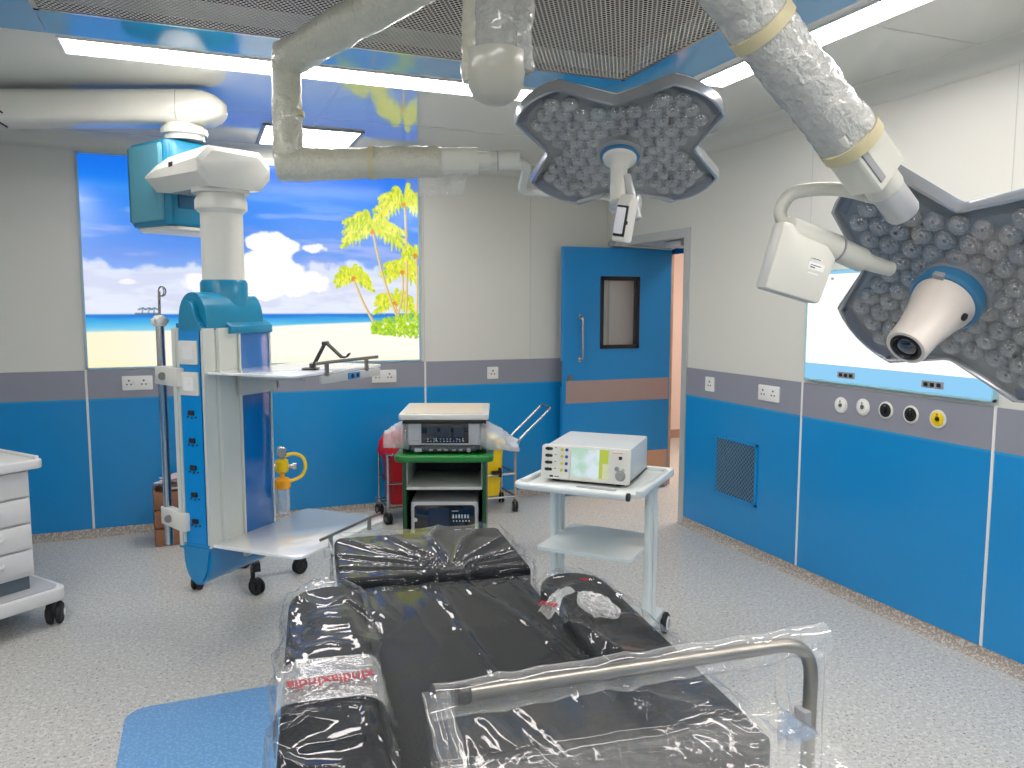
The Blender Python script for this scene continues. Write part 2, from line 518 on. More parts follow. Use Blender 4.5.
t = thing('air_supply_grille', 'large perforated metal air supply grille set in the blue ceiling border', 'ceiling grille', ((GX0+GX1)/2, (GY0+GY1)/2, ZC))
bm = B(); b2(bm, (GX0+.01, GY0+.01, ZC-.008), (GX1-.01, GY1-.01, ZC-.0075)); ob('perforated_sheet', bm, GRILLE, t, world=True, smooth=0)
bm = B()
for lo, hi in (((GX0, GY0), (GX1, GY0+.02)), ((GX0, GY1-.02), (GX1, GY1)), ((GX0, GY0), (GX0+.02, GY1)), ((GX1-.02, GY0), (GX1, GY1))):
    b2(bm, (*lo, ZC-.012), (*hi, ZC+.02))
ob('grille_frame', bm, STEEL, t, world=True, smooth=0)
bm = B(); b2(bm, (GX0, GY0, ZC+.10), (GX1, GY1, ZC+.12))
ob('plenum_back', bm, mat('plenum_dark', (16, 18, 20), .9), t, world=True, smooth=0)

# light strips and square light panels in the ceiling, the unseen ones added
STRIPM = emis('strip_glow', (255, 247, 244), STRIP_E)
def strip(lo, hi, label, grp='long light strips round the ceiling grille'):
    c = ((lo[0]+hi[0])/2, (lo[1]+hi[1])/2, ZC)
    t = thing('ceiling_light', label, 'ceiling light', c, 0, grp)
    bm = B(); b2(bm, (lo[0], lo[1], ZC-.006), (hi[0], hi[1], ZC-.001)); ob('diffuser', bm, STRIPM, t, world=True, smooth=0)
    bm = B(); e = .008
    for a, b in (((lo[0]-e, lo[1]-e), (hi[0]+e, lo[1])), ((lo[0]-e, hi[1]), (hi[0]+e, hi[1]+e)), ((lo[0]-e, lo[1]), (lo[0], hi[1])), ((hi[0], lo[1]), (hi[0]+e, hi[1]))):
        b2(bm, (*a, ZC-.009), (*b, ZC-.0005))
    ob('light_frame', bm, PWHITE, t, world=True, smooth=0)
strip((-.50, 3.885), (1.78, 4.10), 'long pinkish light strip running parallel to the beach picture wall')
strip((2.375, 1.05), (2.54, 3.46), 'long light strip running along the right side of the ceiling')
strip((-1.25, 1.05), (-1.07, 3.46), 'unseen fill light strip added along the left side of the ceiling')  # out of view, added by symmetry to help light the room
strip((-.50, .35), (1.78, .57), 'unseen fill light strip added on the ceiling nearest the room front')  # unseen strip, added to light the room from the near side
PANELM = emis('fill_panel_glow', (255, 248, 244), FILL_PANEL_E)
def lpanel(x0, x1, y0, y1, label, PANELM=PANELM):
    t = thing('ceiling_light', label, 'ceiling light', ((x0+x1)/2, (y0+y1)/2, ZC), 0, 'square ceiling light panels')
    bm = B(); b2(bm, (x0, y0, ZC-.006), (x1, y1, ZC-.001)); ob('diffuser', bm, PANELM, t, world=True, smooth=0)
    bm = B(); e = .022
    for a, b in (((x0-e, y0-e), (x1+e, y0)), ((x0-e, y1), (x1+e, y1+e)), ((x0-e, y0), (x0, y1)), ((x1, y0), (x1+e, y1))):
        b2(bm, (*a, ZC-.012), (*b, ZC-.0005))
    ob('light_frame', bm, PGREY, t, world=True, smooth=0)
lpanel(.44, 1.03, 5.24, 5.84, 'square light panel in the ceiling just above the beach picture', emis('rear_panel_glow', (255, 250, 246), 14.0))
lpanel(-1.9, -1.3, -.9, -.3, 'unseen fill light panel added in the ceiling at the front left corner')  # added fill behind the camera, no such lamp is seen
lpanel(2.2, 2.8, -.9, -.3, 'unseen fill light panel added in the ceiling at the front right corner')  # second added fill panel, also out of view

# ------------------------------------------------------------------ backlit beach picture: a printed sheet, one colour per grid point
def beach(W=440, H=276):
    """colours of the print, v downwards, frame 333 x 214 units"""
    yy, xx = np.mgrid[0:H, 0:W]
    u = xx/(W-1)*346.0; v = yy/(H-1)*216.0
    rs = np.random.RandomState(4)
    def noise2(sc_, seed):
        r = np.random.RandomState(seed); g = r.rand(64, 64)
        x = u/sc_ + 7; y = v/sc_ + 3
        xi = np.floor(x).astype(int); yi = np.floor(y).astype(int); fx = x-xi; fy = y-yi
        fx = fx*fx*(3-2*fx); fy = fy*fy*(3-2*fy)
        a = g[yi % 64, xi % 64]; b = g[yi % 64, (xi+1) % 64]; c = g[(yi+1) % 64, xi % 64]; d = g[(yi+1) % 64, (xi+1) % 64]
        return (a*(1-fx)+b*fx)*(1-fy)+(c*(1-fx)+d*fx)*fy
    def fbm(s, seed): return (noise2(s, seed)+.5*noise2(s/2, seed+1)+.25*noise2(s/4, seed+2)+.12*noise2(s/8, seed+3))/1.87
    def fbm2(sx, sy, seed):
        nonlocal u, v
        u0, v0 = u, v; u = u/sx*10; v = v/sy*10; r = fbm(10, seed); u, v = u0, v0
        return r
    # sky
    keys = [0, 30, 60, 90, 120, 150, 162]
    cols = np.array([(0, 112, 238), (18, 132, 246), (58, 140, 245), (96, 150, 240), (140, 178, 245), (190, 208, 250), (205, 218, 250)], float)
    img = np.stack([np.interp(v, keys, cols[:, k]) for k in range(3)], -1)
    def over(m, c):
        nonlocal img
        m = np.clip(m, 0, 1)[..., None]; img = img*(1-m)+np.array(c, float)*m
    def ss(a, b, x):
        t = np.clip((x-a)/(b-a), 0, 1); return t*t*(3-2*t)
    st = fbm2(60, 9, 11)
    over(ss(.5, .75, st)*.45*ss(15, 60, v), (205, 200, 245))
    over(ss(.55, .8, fbm2(40, 6, 21))*.4*ss(30, 80, v), (120, 150, 235))
    def blob(cx, cy, rx, ry, soft=.5, amp=.55, seed=5, s=16):
        d = ((u-cx)/rx)**2+((v-cy)/ry)**2 + (fbm(s, seed)-.5)*amp*3
        return 1-ss(1-soft, 1, d)
    # low bank of cloud
    h = 120-30*fbm(34, 31)-10*fbm(9, 35)+6
    bank = ss(0, 7, v-h)*(1-ss(158, 163, v))
    over(bank*.8, (240, 242, 252))
    over(ss(.45, .7, fbm2(30, 8, 41))*bank*.45, (200, 205, 235))
    # tall cumulus and small clouds
    for cx, cy, rx, ry in ((178, 84, 24, 13), (190, 92, 26, 14), (172, 104, 22, 14), (186, 116, 40, 20), (168, 128, 36, 18), (213, 128, 30, 14), (118, 128, 30, 13), (140, 140, 40, 14)):
        over(blob(cx, cy, rx, ry, .35, .5, int(cx)), (255, 253, 255))
    over(blob(228, 88, 14, 6, .5, .6, 9, 9), (250, 248, 255)); over(blob(40, 127, 9, 3.2, .6, .6, 19, 9)*.9, (245, 245, 255))
    # sea
    sea = ss(160.5, 161.5, v)
    keys = [160, 163, 166, 172, 178]; cs = np.array([(30, 130, 225), (0, 118, 215), (40, 160, 230), (90, 190, 235), (150, 215, 238)], float)
    seac = np.stack([np.interp(v+(fbm2(30, 3, 51)-.5)*3, keys, cs[:, k]) for k in range(3)], -1)
    img = img*(1-sea[..., None])+seac*sea[..., None]
    # sand
    edge = 177-8*ss(60, 330, u)+(fbm2(40, 6, 61)-.5)*3
    sand = ss(0, 2.5, v-edge)
    sc_ = np.stack([np.full_like(u, 255.), 252-5*ss(120, 0, u)+0*u, 240-28*ss(110, 0, u)-14*ss(205, 216, v)], -1)
    img = img*(1-sand[..., None])+sc_*sand[..., None]
    # islands on the horizon
    def stroke(pts, w0, w1, c, a=1.0):
        nonlocal img
        n = len(pts)-1
        for i in range(n):
            (x0, y0), (x1, y1) = pts[i], pts[i+1]
            wa = w0+(w1-w0)*i/n; wb_ = w0+(w1-w0)*(i+1)/n; w = max(wa, wb_)
            X0, X1 = sorted((x0, x1)); Y0, Y1 = sorted((y0, y1))
            i0 = max(int((X0-w-1)/346*(W-1)), 0); i1 = min(int((X1+w+1)/346*(W-1))+2, W)
            j0 = max(int((Y0-w-1)/216*(H-1)), 0); j1 = min(int((Y1+w+1)/216*(H-1))+2, H)
            if i0 >= i1 or j0 >= j1: continue
            su = u[j0:j1, i0:i1]; sv = v[j0:j1, i0:i1]
            dx, dy = x1-x0, y1-y0; L = dx*dx+dy*dy+1e-9
            tt = np.clip(((su-x0)*dx+(sv-y0)*dy)/L, 0, 1)
            d = np.hypot(su-x0-tt*dx, sv-y0-tt*dy)
            m = np.clip((wa+(wb_-wa)*tt-d)/.8+.5, 0, 1)[..., None]*a
            img[j0:j1, i0:i1] = img[j0:j1, i0:i1]*(1-m)+np.array(c, float)*m
    for x in (52, 58, 63): stroke([(x, 160), (x+1, 155)], .5, .4, (90, 120, 150)); stroke([(x-3, 156), (x+1, 154.5), (x+4, 156)], .8, .6, (80, 120, 140))
    stroke([(46, 160.5), (68, 160.5)], .9, .9, (80, 110, 140))
    rr = random.Random(12)
    def curve(p0, p1, p2, n=8):
        return [((1-t)**2*p0[0]+2*t*(1-t)*p1[0]+t*t*p2[0], (1-t)**2*p0[1]+2*t*(1-t)*p1[1]+t*t*p2[1]) for t in [k/n for k in range(n+1)]]
    YG = [(196, 216, 0), (228, 236, 20), (240, 230, 60), (150, 196, 10), (250, 246, 120)]
    def palm(cx, cy, r, trunk, n=11, tone=YG):
        stroke(trunk, 1.5, 1.1, (236, 214, 150)); stroke([(x+.9, y) for x, y in trunk], .5, .4, (190, 150, 90))
        for k in range(n):
            a = -PI*1.08+k*(PI*1.2)/(n-1)+rr.uniform(-.1, .1); L = r*rr.uniform(.8, 1.1)
            ex, ey = cx+L*math.cos(a), cy+L*math.sin(a)*.8+r*.28
            mid = (cx+L*.55*math.cos(a), cy+L*.6*math.sin(a)-r*.2)
            c = curve((cx, cy), mid, (ex, ey), 9)
            for i, (x, y) in enumerate(c[1:]):
                f = math.sin((i+1)/9*PI*.85+.25)
                for s in (-1, 1):
                    for q in range(2):
                        ll = r*.42*f*rr.uniform(.7, 1.15)
                        dx = math.cos(a)*.5+s*.25*math.sin(a); dy = .8+rr.uniform(-.2, .2)
                        stroke([(x+q, y), (x+q+dx*ll*s*.6+dx*ll*.4, y+dy*ll)], 1.25, .45, tone[rr.randrange(len(tone))], .9)
            stroke(c, .8, .5, (215, 225, 40))
        for q in range(5): stroke([(cx, cy), (cx+rr.uniform(-3, 3), cy+rr.uniform(0, 4))], 1.4, 1.0, (225, 140, 20))
    palm(317, 148, 26, curve((324, 178), (321, 165), (317, 150)), 9)
    palm(270, 120, 24, curve((292, 170), (280, 150), (270, 121)), 11)
    palm(326, 112, 26, curve((318, 168), (330, 140), (326, 112)), 9)
    palm(293, 66, 38, curve((322, 170), (304, 130), (293, 68)), 13)
    palm(330, 34, 36, curve((330, 168), (334, 100), (330, 36)), 11)
    palm(342, 92, 22, curve((343, 168), (345, 130), (343, 94)), 7)
    # bush on the sand at the right
    for k in range(420):
        x = 290+rr.random()*60; top = 176-14*math.sin(min((x-286)/50, 1)*PI/2)
        y = top+rr.random()*(184+ (x-290)*.12-top)*1.0
        stroke([(x, y), (x+rr.uniform(-3, 3), y-rr.uniform(1, 4))], 1.1, .5, [(150, 200, 20), (186, 224, 10), (120, 180, 30), (214, 232, 60), (170, 214, 0)][rr.randrange(5)], .9)
    return np.clip(img, 0, 255)
def print_sheet(name, img, x0, x1, z0, z1, y, parent, strength):
    H, W = img.shape[:2]
    c = img/255.0; c = np.where(c <= .04045, c/12.92, ((c+.055)/1.055)**2.4)
    X, Z = np.meshgrid(np.linspace(x0, x1, W), np.linspace(z1, z0, H))
    co = np.stack([X, np.full_like(X, y), Z], -1).reshape(-1, 3)
    pm = WM[parent.name].inverted(); off = np.array(pm.translation)
    me = bpy.data.meshes.new(name)
    idx = np.arange(W*H).reshape(H, W)
    fc = np.stack([idx[:-1, :-1], idx[1:, :-1], idx[1:, 1:], idx[:-1, 1:]], -1).reshape(-1, 4)
    me.vertices.add(W*H); me.vertices.foreach_set('co', (co+off).ravel())
    me.loops.add(fc.size); me.loops.foreach_set('vertex_index', fc.ravel())
    me.polygons.add(len(fc)); me.polygons.foreach_set('loop_start', np.arange(len(fc))*4); me.polygons.foreach_set('loop_total', np.full(len(fc), 4))
    me.update()
    ca = me.color_attributes.new('print', 'FLOAT_COLOR', 'POINT')
    ca.data.foreach_set('color', np.concatenate([c.reshape(-1, 3), np.ones((W*H, 1))], 1).ravel())
    m = bpy.data.materials.new('backlit_print'); m.use_nodes = True; nt = m.node_tree
    b = nt.nodes['Principled BSDF']; at = nt.nodes.new('ShaderNodeAttribute'); at.attribute_name = 'print'
    b.inputs['Base Color'].default_value = (.02, .02, .02, 1); b.inputs['Roughness'].default_value = .15
    nt.links.new(at.outputs['Color'], b.inputs['Emission Color']); b.inputs['Emission Strength'].default_value = strength
    me.materials.append(m)
    o = bpy.data.objects.new(name, me); link(o); o.parent = parent; WM[o.name] = WM[parent.name]
    return o
t = thing('beach_picture', 'wide backlit beach picture with palms and white sand on the back wall', 'wall picture', (.453, YB, 1.16))
print_sheet('printed_sheet', beach(), -.705, 1.612, 1.168, 2.595, YB-.006, t, MURAL_E)
bm = B()
for lo, hi in (((-.715, 1.158), (-.703, 2.606)), ((1.610, 1.158), (1.622, 2.606)), ((-.715, 1.158), (1.622, 1.170)), ((-.715, 2.594), (1.622, 2.606))):
    b2(bm, (lo[0], YB-.012, lo[1]), (hi[0], YB-.001, hi[1]))
ob('picture_frame', bm, mat('pale_blue_trim', (150, 190, 215), .3), t, world=True, smooth=0)

# ------------------------------------------------------------------ things on walls
def on_back(x, z): return basis((1, 0, 0), (0, 0, 1), (0, -1, 0), (x, YB-.013, z))     # local z points into the room
def on_right(y, z): return basis((0, -1, 0), (0, 0, 1), (-1, 0, 0), (XR-.013, y, z))
DARK = mat('socket_hole', (25, 25, 28), .6)
def socket(M, n, label, s=.098):
    wdt = s*n*.98
    t = thing('wall_socket', label, 'wall socket', basis=M, group='white wall sockets')
    bm = B(); prism(bm, rrect(wdt, s, .006), 0, .009, bev=.002); ob('socket_plate', bm, PWHITE, t)
    for k in range(n):
        cx = (k-(n-1)/2)*s*.95
        bm = B()
        for dx, dz, r in ((0, .017, .0065), (-.013, -.009, .0055), (.013, -.009, .0055)):
            cyl(bm, (cx+dx-(.006 if n > 1 else 0), dz, .0085), (cx+dx-(.006 if n > 1 else 0), dz, .0098), r, seg=10)
        ob('pin_hole', bm, DARK, t)
        bm = B(); b2(bm, (cx+.024, -.014, .009), (cx+.038, .014, .0125), .002); ob('switch', bm, PWHITE, t)
    return t
socket(on_back(-.405, 1.058), 2, 'double white socket left of the IV pole on the back wall')
socket(on_back(1.325, 1.048), 2, 'double white socket below the palm trees at the picture corner')
socket(on_back(2.222, 1.047), 1, 'single white socket on the back wall between picture and blue door')
socket(on_right(4.482, 1.058), 1, 'single white socket on the right wall next to the door')
socket(on_right(3.878, 1.057), 2, 'double white socket on the right wall above the vent')

# air return vent
t = thing('air_vent', 'blue wall vent with a perforated dark mesh low on the right wall', 'vent', basis=on_right(4.18, .52))
bm = B()
prism(bm, [(-.205, -.19), (.205, -.19), (.205, .19), (-.205, .19)], .0, .004)
ob('vent_backing', bm, mat('vent_dark', (22, 30, 40), .6), t, smooth=0)
bm = B()
for lo, hi in (((-.215, -.2), (.215, -.185)), ((-.215, .185), (.215, .2)), ((-.215, -.2), (-.2, .2)), ((.2, -.2), (.215, .2))): b2(bm, (*lo, 0), (*hi, .012))
ob('vent_frame', bm, BLUE, t, smooth=0)
bm = B()
# expanded mesh: crossed slanting strands
for s in (1, -1):
    for k in range(-26, 27):
        x0, y0, x1, y1 = k*.03-.185*s, -.185, k*.03+.185*s, .185
        def clip(x0, y0, x1, y1):
            t0, t1 = 0, 1
            dx, dy = x1-x0, y1-y0
            for p, q in ((-dx, x0+.2), (dx, .2-x0)):
                if p < 0: t0 = max(t0, q/p)
                elif p > 0: t1 = min(t1, q/p)
            return (x0+t0*dx, y0+t0*dy, x0+t1*dx, y0+t1*dy) if t0 < t1-.02 else None
        c = clip(x0, y0, x1, y1)
        if c: cyl(bm, (c[0], c[1], .006), (c[2], c[3], .006), .0028, seg=4)
ob('vent_mesh', bm, mat('vent_strand', (70, 120, 150), .4, .3), t, smooth=0)

# medical gas outlets
for y, z, m, lab in ((3.295, 1.054, PWHITE, 'leftmost cream gas outlet on the right wall dado'), (3.142, 1.062, PWHITE, 'cream gas outlet beside the first black one'),
                  (2.992, 1.064, PBLACK, 'black gas outlet next to the cream one'), (2.839, 1.062, PBLACK, 'black gas outlet next to the yellow one'), (2.686, 1.06, YELLOW, 'yellow gas outlet on the right wall dado')):
    t = thing('gas_outlet', lab, 'gas outlet', basis=on_right(y, z), group='round medical gas outlets')
    bm = B(); lathe(bm, [(.045, 0), (.045, .003), (.042, .006), (.037, .007), (.035, .005)], 28); ob('outlet_ring', bm, PCREAM, t)
    bm = B(); lathe(bm, [(.035, .002), (.035, .007), (.031, .009), (.014, .009), (.012, .005)], 28); ob('outlet_face', bm, m, t)
    bm = B(); cyl(bm, (0, 0, .005), (0, 0, .014), .009, .007, 12); ob('outlet_nozzle', bm, STEELD if m is PWHITE else PBLACK, t)
    bm = B(); b2(bm, (-.004, .019, .008), (.004, .027, .012), .001); ob('outlet_catch', bm, STEELD, t)

# white wall light box
t = thing('light_box', 'glowing white wall light box with pale blue strip on the right wall', 'light box', basis=on_right(2.99, 1.18))
bm = B(); prism(bm, [(-.575, .092), (.575, .092), (.575, .59), (-.575, .59)], .0, .012); ob('glowing_face', bm, emis('viewbox_glow', (255, 254, 250), VIEW_E), t, smooth=0)
sky = emis('pale_blue_glow', (150, 212, 252), VIEW_E*.85)
bm = B(); prism(bm, [(-.575, .004), (.575, .004), (.575, .092), (-.575, .092)], .0, .013); ob('lower_strip', bm, sky, t, smooth=0, label='pale blue lit strip')
bm = B(); prism(bm, [(-.575, .59), (.575, .59), (.575, .605), (-.575, .605)], .0, .013); ob('upper_strip', bm, sky, t, smooth=0, label='pale blue lit strip')
bm = B()
for lo, hi in (((-.583, -.006), (.583, .004)), ((-.583, .605), (.583, .613)), ((-.583, -.006), (-.577, .613)), ((.577, -.006), (.583, .613))): b2(bm, (*lo, -.013), (*hi, .015))
ob('light_box_frame', bm, mat('aqua_trim', (150, 205, 220), .25), t, smooth=0)
for cx in (-.265, .275):
    bm = B(); prism(bm, rrect(.12, .034, .004, cx=cx, cy=.042), .013, .017); ob('switch_plate', bm, PGREY, t)
    for k in (-1, 0, 1):
        bm = B(); b2(bm, (cx+k*.036-.011, .033, .017), (cx+k*.036+.011, .052, .021), .002); ob('switch', bm, PBLACK, t)
for k in range(3):
    bm = B(); cyl(bm, (-.5+k*.055, .565, .012), (-.5+k*.055, .565, .02), .008, seg=12); ob('knob', bm, GREYM, t)

# ------------------------------------------------------------------ door in the thick right wall
bm = B()
e = .0
b2(bm, (XR-.012, DY0-.065, 0), (XR+.56, DY0, DZ+.0)); 
b2(bm, (XR-.012, DY0-.065, DZ), (XR+.56, DY1+.02, DZ+.065))
b2(bm, (XR-.012, DY1, 0), (XR+.56, DY1+.03, DZ))
struct('trim_10', bm, GREYM)
bm = B()
b2(bm, (XR+.535, DY1-.02, 0), (XR+.56, DY1+.01, DZ-.02)); b2(bm, (XR+.56, DY0, DZ-.05), (XR+.60, DY1, DZ+.01)); 
struct('trim_11', bm, BLUEP)
bm = B(); b2(bm, (XR+.562, DY1-.04, 0), (XR+.60, DY1+.02, DZ+.02)); struct('trim_12', bm, mat('tan_wood', (196, 162, 134), .5, var=.15, vscale=12))
LEAFY = 5.86
dt = thing('door', 'blue swing door standing open beside the back wall', 'door', (3.80, LEAFY, 0), 0)
LX0, LX1 = 2.772, 3.80
DBLUE = mat('blue_door_laminate', (26, 132, 198), .28, var=.03, vscale=2)
def leafbox(x0, x1, z0, z1, m, name, y0=-.045, y1=0, bev=0, **k):
    bm = B(); b2(bm, (x0, LEAFY+y0, z0), (x1, LEAFY+y1, z1), bev); return ob(name, bm, m, dt, world=True, smooth=0, **k)
WX0, WX1, WZ0, WZ1 = 3.115, 3.485, 1.235, 1.835
bm = B()
for x0, x1, z0, z1 in ((LX0, WX0, .012, 2.072), (WX1, LX1, .012, 2.072), (WX0, WX1, .012, WZ0), (WX0, WX1, WZ1, 2.072)):
    b2(bm, (x0, LEAFY-.045, z0), (x1, LEAFY, z1))
ob('door_leaf', bm, DBLUE, dt, world=True, smooth=0)
leafbox(LX0+.03, LX1-.01, .785, .972, mat('taupe_laminate', (158, 138, 134), .35), 'door_band', -.047, -.044, label='taupe band across the door')
leafbox(LX0+.03, LX1-.01, .02, .34, mat('tan_laminate', (190, 148, 120), .35), 'kick_plate', -.047, -.044, label='tan kick plate')
bm = B()
for x0, x1, z0, z1 in ((WX0-.002, WX0+.028, WZ0, WZ1), (WX1-.028, WX1+.002, WZ0, WZ1), (WX0, WX1, WZ0-.002, WZ0+.03), (WX0, WX1, WZ1-.03, WZ1+.002)):
    b2(bm, (x0, LEAFY-.052, z0), (x1, LEAFY+.005, z1), .002)
ob('window_frame', bm, PBLACK, dt, world=True, smooth=0)
gm = film('door_glass', .03, .10, .02)
bm = B(); b2(bm, (WX0+.02, LEAFY-.026, WZ0+.02), (WX1-.02, LEAFY-.020, WZ1-.02)); ob('window_pane', bm, gm, dt, world=True, smooth=0)
bm = B(); tube(bm, [(2.925, LEAFY-.045, 1.50), (2.925, LEAFY-.095, 1.50), (2.925, LEAFY-.095, 1.15), (2.925, LEAFY-.045, 1.15)], .010, rad=.03); 
for z in (1.50, 1.15): cyl(bm, (2.925, LEAFY-.052, z), (2.925, LEAFY-.044, z), .02)
ob('door_handle', bm, STEEL, dt, world=True)
bm = B(); cyl(bm, (2.835, LEAFY-.055, 1.0), (2.835, LEAFY-.044, 1.0), .024); ob('door_lock', bm, STEELD, dt, world=True)
bm = B(); b2(bm, (LX0-.004, LEAFY-.036, .93), (LX0+.001, LEAFY-.010, 1.14)); ob('lock_plate', bm, STEEL, dt, world=True, smooth=0)
t = thing('door_closer', 'grey door closer arm in the lintel above the open blue door', 'door closer', (3.3, 5.5, 2.0))
bm = B(); tube(bm, [(3.20, LEAFY-.07, 2.095), (3.62, 5.55, 2.055)], .010, seg=8); tube(bm, [(3.62, 5.55, 2.055), (3.42, 5.1, 2.06)], .010, seg=8); ob('closer_arm', bm, GREYM, t, world=True)
bm = B(); b2(bm, (3.34, 5.0, 2.035), (3.50, 5.22, 2.084), .008); ob('closer_body', bm, GREYM, t, world=True)
bm = B(); b2(bm, (3.17, LEAFY-.09, 2.08), (3.23, LEAFY-.05, 2.12), .006); ob('closer_bracket', bm, PGREY, t, world=True)

# corridor behind the door
HALL = mat('corridor_wall', (228, 208, 196), .5, var=.02, vscale=2)
bm = B()
b2(bm, (XR+.55, 8.0, 0), (5.6, 8.1, 2.9)); b2(bm, (5.55, 2.5, 0), (5.65, 8.1, 2.9)); b2(bm, (XR+.55, 2.4, 0), (5.6, 2.5, 2.9))
b2(bm, (XR+.45, YB+.12, 0), (XR+.55, 8.1, 2.9)); b2(bm, (XR+.5, 2.4, 2.8), (5.65, 8.1, 2.9))
b2(bm, (XR+.55, 2.4, 2.1), (XR+.56, 6.2, 2.85))
struct('wall_corridor', bm, HALL)
bm = B(); b2(bm, (4.0, 7.985, 0), (5.55, 8.0, .1)); b2(bm, (5.535, 2.5, 0), (5.55, 8, .1)); struct('baseboard_corridor', bm, mat('corridor_skirting', (176, 140, 124), .5))
t = thing('corridor_light', 'square ceiling light in the corridor beyond the door', 'ceiling light', (4.7, 5.6, 2.8))
bm = B(); b2(bm, (4.4, 5.2, 2.79), (5.0, 6.4, 2.798)); ob('diffuser', bm, emis('corridor_glow', (255, 246, 240), HALL_E), t, world=True, smooth=0)
bm = B()
for lo, hi in (((4.38, 5.18), (5.02, 5.2)), ((4.38, 6.4), (5.02, 6.42)), ((4.38, 5.2), (4.4, 6.4)), ((5.0, 5.2), (5.02, 6.4))): b2(bm, (*lo, 2.785), (*hi, 2.8))
ob('light_frame', bm, PGREY, t, world=True, smooth=0)

# ================================================================== CEILING PENDANT (blue service column)
# local frame of the column: origin at the near bottom corner, +x along the long face, +y away from it (towards the narrow depth)
PU = Vector((.70, .714, 0)).normalized(); PV = Vector((-PU.y, PU.x, 0))
PM = basis(PU, PV, (0, 0, 1), (.012, 3.752, 0))
PL, PD = .43, .155
ZB0, ZB1 = .305, .485     # bottom tip, start of straight part
ZT0, ZT1 = 1.505, 1.655
pend = thing('service_pendant', 'blue and white ceiling service column with shelves in front of the beach picture', 'medical pendant', basis=PM)
def pob(name, bm, m, **k): return ob(name, bm, m, pend, **k)
# body core
bm = B(); b2(bm, (.004, .004, ZB1-.02), (PL-.004, PD-.004, ZT0+.01)); pob('column_body', bm, BLUEP, smooth=0)
# rounded cap and bowl: half round across the narrow side
def half(bm, z0, h, sgn, over=.006):
    n = 12; pr = []
    for i in range(n+1):
        a = PI*i/n
        pr.append((PD/2-(PD/2+over)*math.cos(a), z0+sgn*h*math.sin(a)**.8))
    pr = [(-over, z0-sgn*.02)] + pr + [(PD+over, z0-sgn*.02)]
    t = bmesh.new()
    a = [t.verts.new((-over, y, z)) for y, z in pr]; b_ = [t.verts.new((PL+over, y, z)) for y, z in pr]
    k = len(pr)
    for i in range(k): t.faces.new((a[i], a[(i+1) % k], b_[(i+1) % k], b_[i]))
    t.faces.new(a); t.faces.new(b_)
    bmesh.ops.recalc_face_normals(t, faces=t.faces)
    sharp = [e for e in t.edges if e.calc_face_angle(0) > 1.0 and abs(e.verts[0].co.x-e.verts[1].co.x) < .01 and abs(e.verts[0].co.z-z0+sgn*.02) > .001]
    bmesh.ops.bevel(t, geom=sharp, offset=.035 if sgn > 0 else .012, segments=4, affect='EDGES')
    merge(bm, t)
bm = B(); half(bm, ZT0, ZT1-ZT0, 1); pob('column_cap', bm, TEAL, smooth=35)
bm = B(); half(bm, ZB1, ZB1-ZB0, -1); b2(bm, (-.012, -.012, ZB1-.004), (PL+.012, PD+.012, ZB1+.006)); pob('column_bowl', bm, mat('blue_bowl', (10, 130, 185), .2, coat=.4), smooth=35)
# white extruded corner posts on the long face, grooved
bm = B()
prism(bm, [(-.004, -.010), (.062, -.014), (.075, -.004), (.082, -.004), (.088, -.016), (.205, -.016), (.205, .004), (-.004, .004)], ZB1+.004, ZT0-.012)
pob('corner_extrusion', bm, mat('pale_extrusion', (205, 210, 202), .3, .2), smooth=0)
bm = B(); prism(bm, [(-.012, .145), (.03, .145), (.03, .165), (-.012, .165)], ZB1+.004, ZT0-.012); prism(bm, [(PL-.02, -.004), (PL+.006, -.004), (PL+.006, .16), (PL-.02, .16)], ZB1+.004, ZT0-.012)
pob('corner_extrusion', bm, mat('pale_extrusion'), smooth=0)
# blue front panel, raised
bm = B(); b2(bm, (.215, -.022, ZB1+.006), (PL-.012, .002, ZT0-.03), .003); pob('front_panel', bm, mat('deep_blue_panel', (0, 98, 172), .1, coat=.8))
bm = B()
for x in (.212, PL-.008): b2(bm, (x-.004, -.027, ZB1+.006), (x+.004, 0, ZT0-.03))
pob('edge_trim', bm, mat('pale_extrusion'), smooth=0)
bm = B(); prism(bm, [(-.032, 0), (-.032, .035), (.03, .075), (.05, .075), (.05, 0)], .15, PL+.008, bev=.004, M=Matrix(((0, 0, 1, 0), (1, 0, 0, 0), (0, 1, 0, ZT0-.04), (0, 0, 0, 1)))); pob('panel_hood', bm, TEAL)
# narrow end face: white rail plates, sockets
NM = basis((0, -1, 0), (0, 0, 1), (-1, 0, 0), (0, PD/2, 0))     # x across the narrow face, y up, z out of it
bm = B(); b2(bm, (-.052, ZB1+.01, .001), (.066, ZT0-.02, .004), M=NM); pob('socket_strip', bm, mat('bright_blue_strip', (0, 134, 205), .25), smooth=0)
bm = B(); b2(bm, (-PD/2-.006, ZB1+.004, -.01), (-.054, ZT0-.01, .006), M=NM); pob('corner_extrusion', bm, mat('pale_extrusion'), smooth=0)
for z in (1.385, 1.245):
    bm = B(); prism(bm, rrect(.106, .106, .006, cy=z, cx=.006), .004, .014, bev=.002, M=NM); o = pob('blank_plate', bm, PCREAM)
    bm = B(); prism(bm, rrect(.06, .06, .004, cy=z, cx=.006), .0142, .0155, M=NM); cyl(bm, NM @ Vector((.006, z, .015)), NM @ Vector((.006, z, .017)), .007, seg=10); ob('plate_centre', bm, PWHITE, o)
for z in (1.112, .985, .86, .735, .61):
    bm = B(); prism(bm, rrect(.034, .022, .003, cy=z, cx=.006), .004, .012, bev=.002, M=NM)
    for dx, dz in ((-.018, -.02), (.006, -.024), (.030, -.02)): cyl(bm, NM @ Vector((dx, z+dz, .0042)), NM @ Vector((dx, z+dz, .007)), .0045, seg=8)
    pob('gas_socket', bm, DARK)
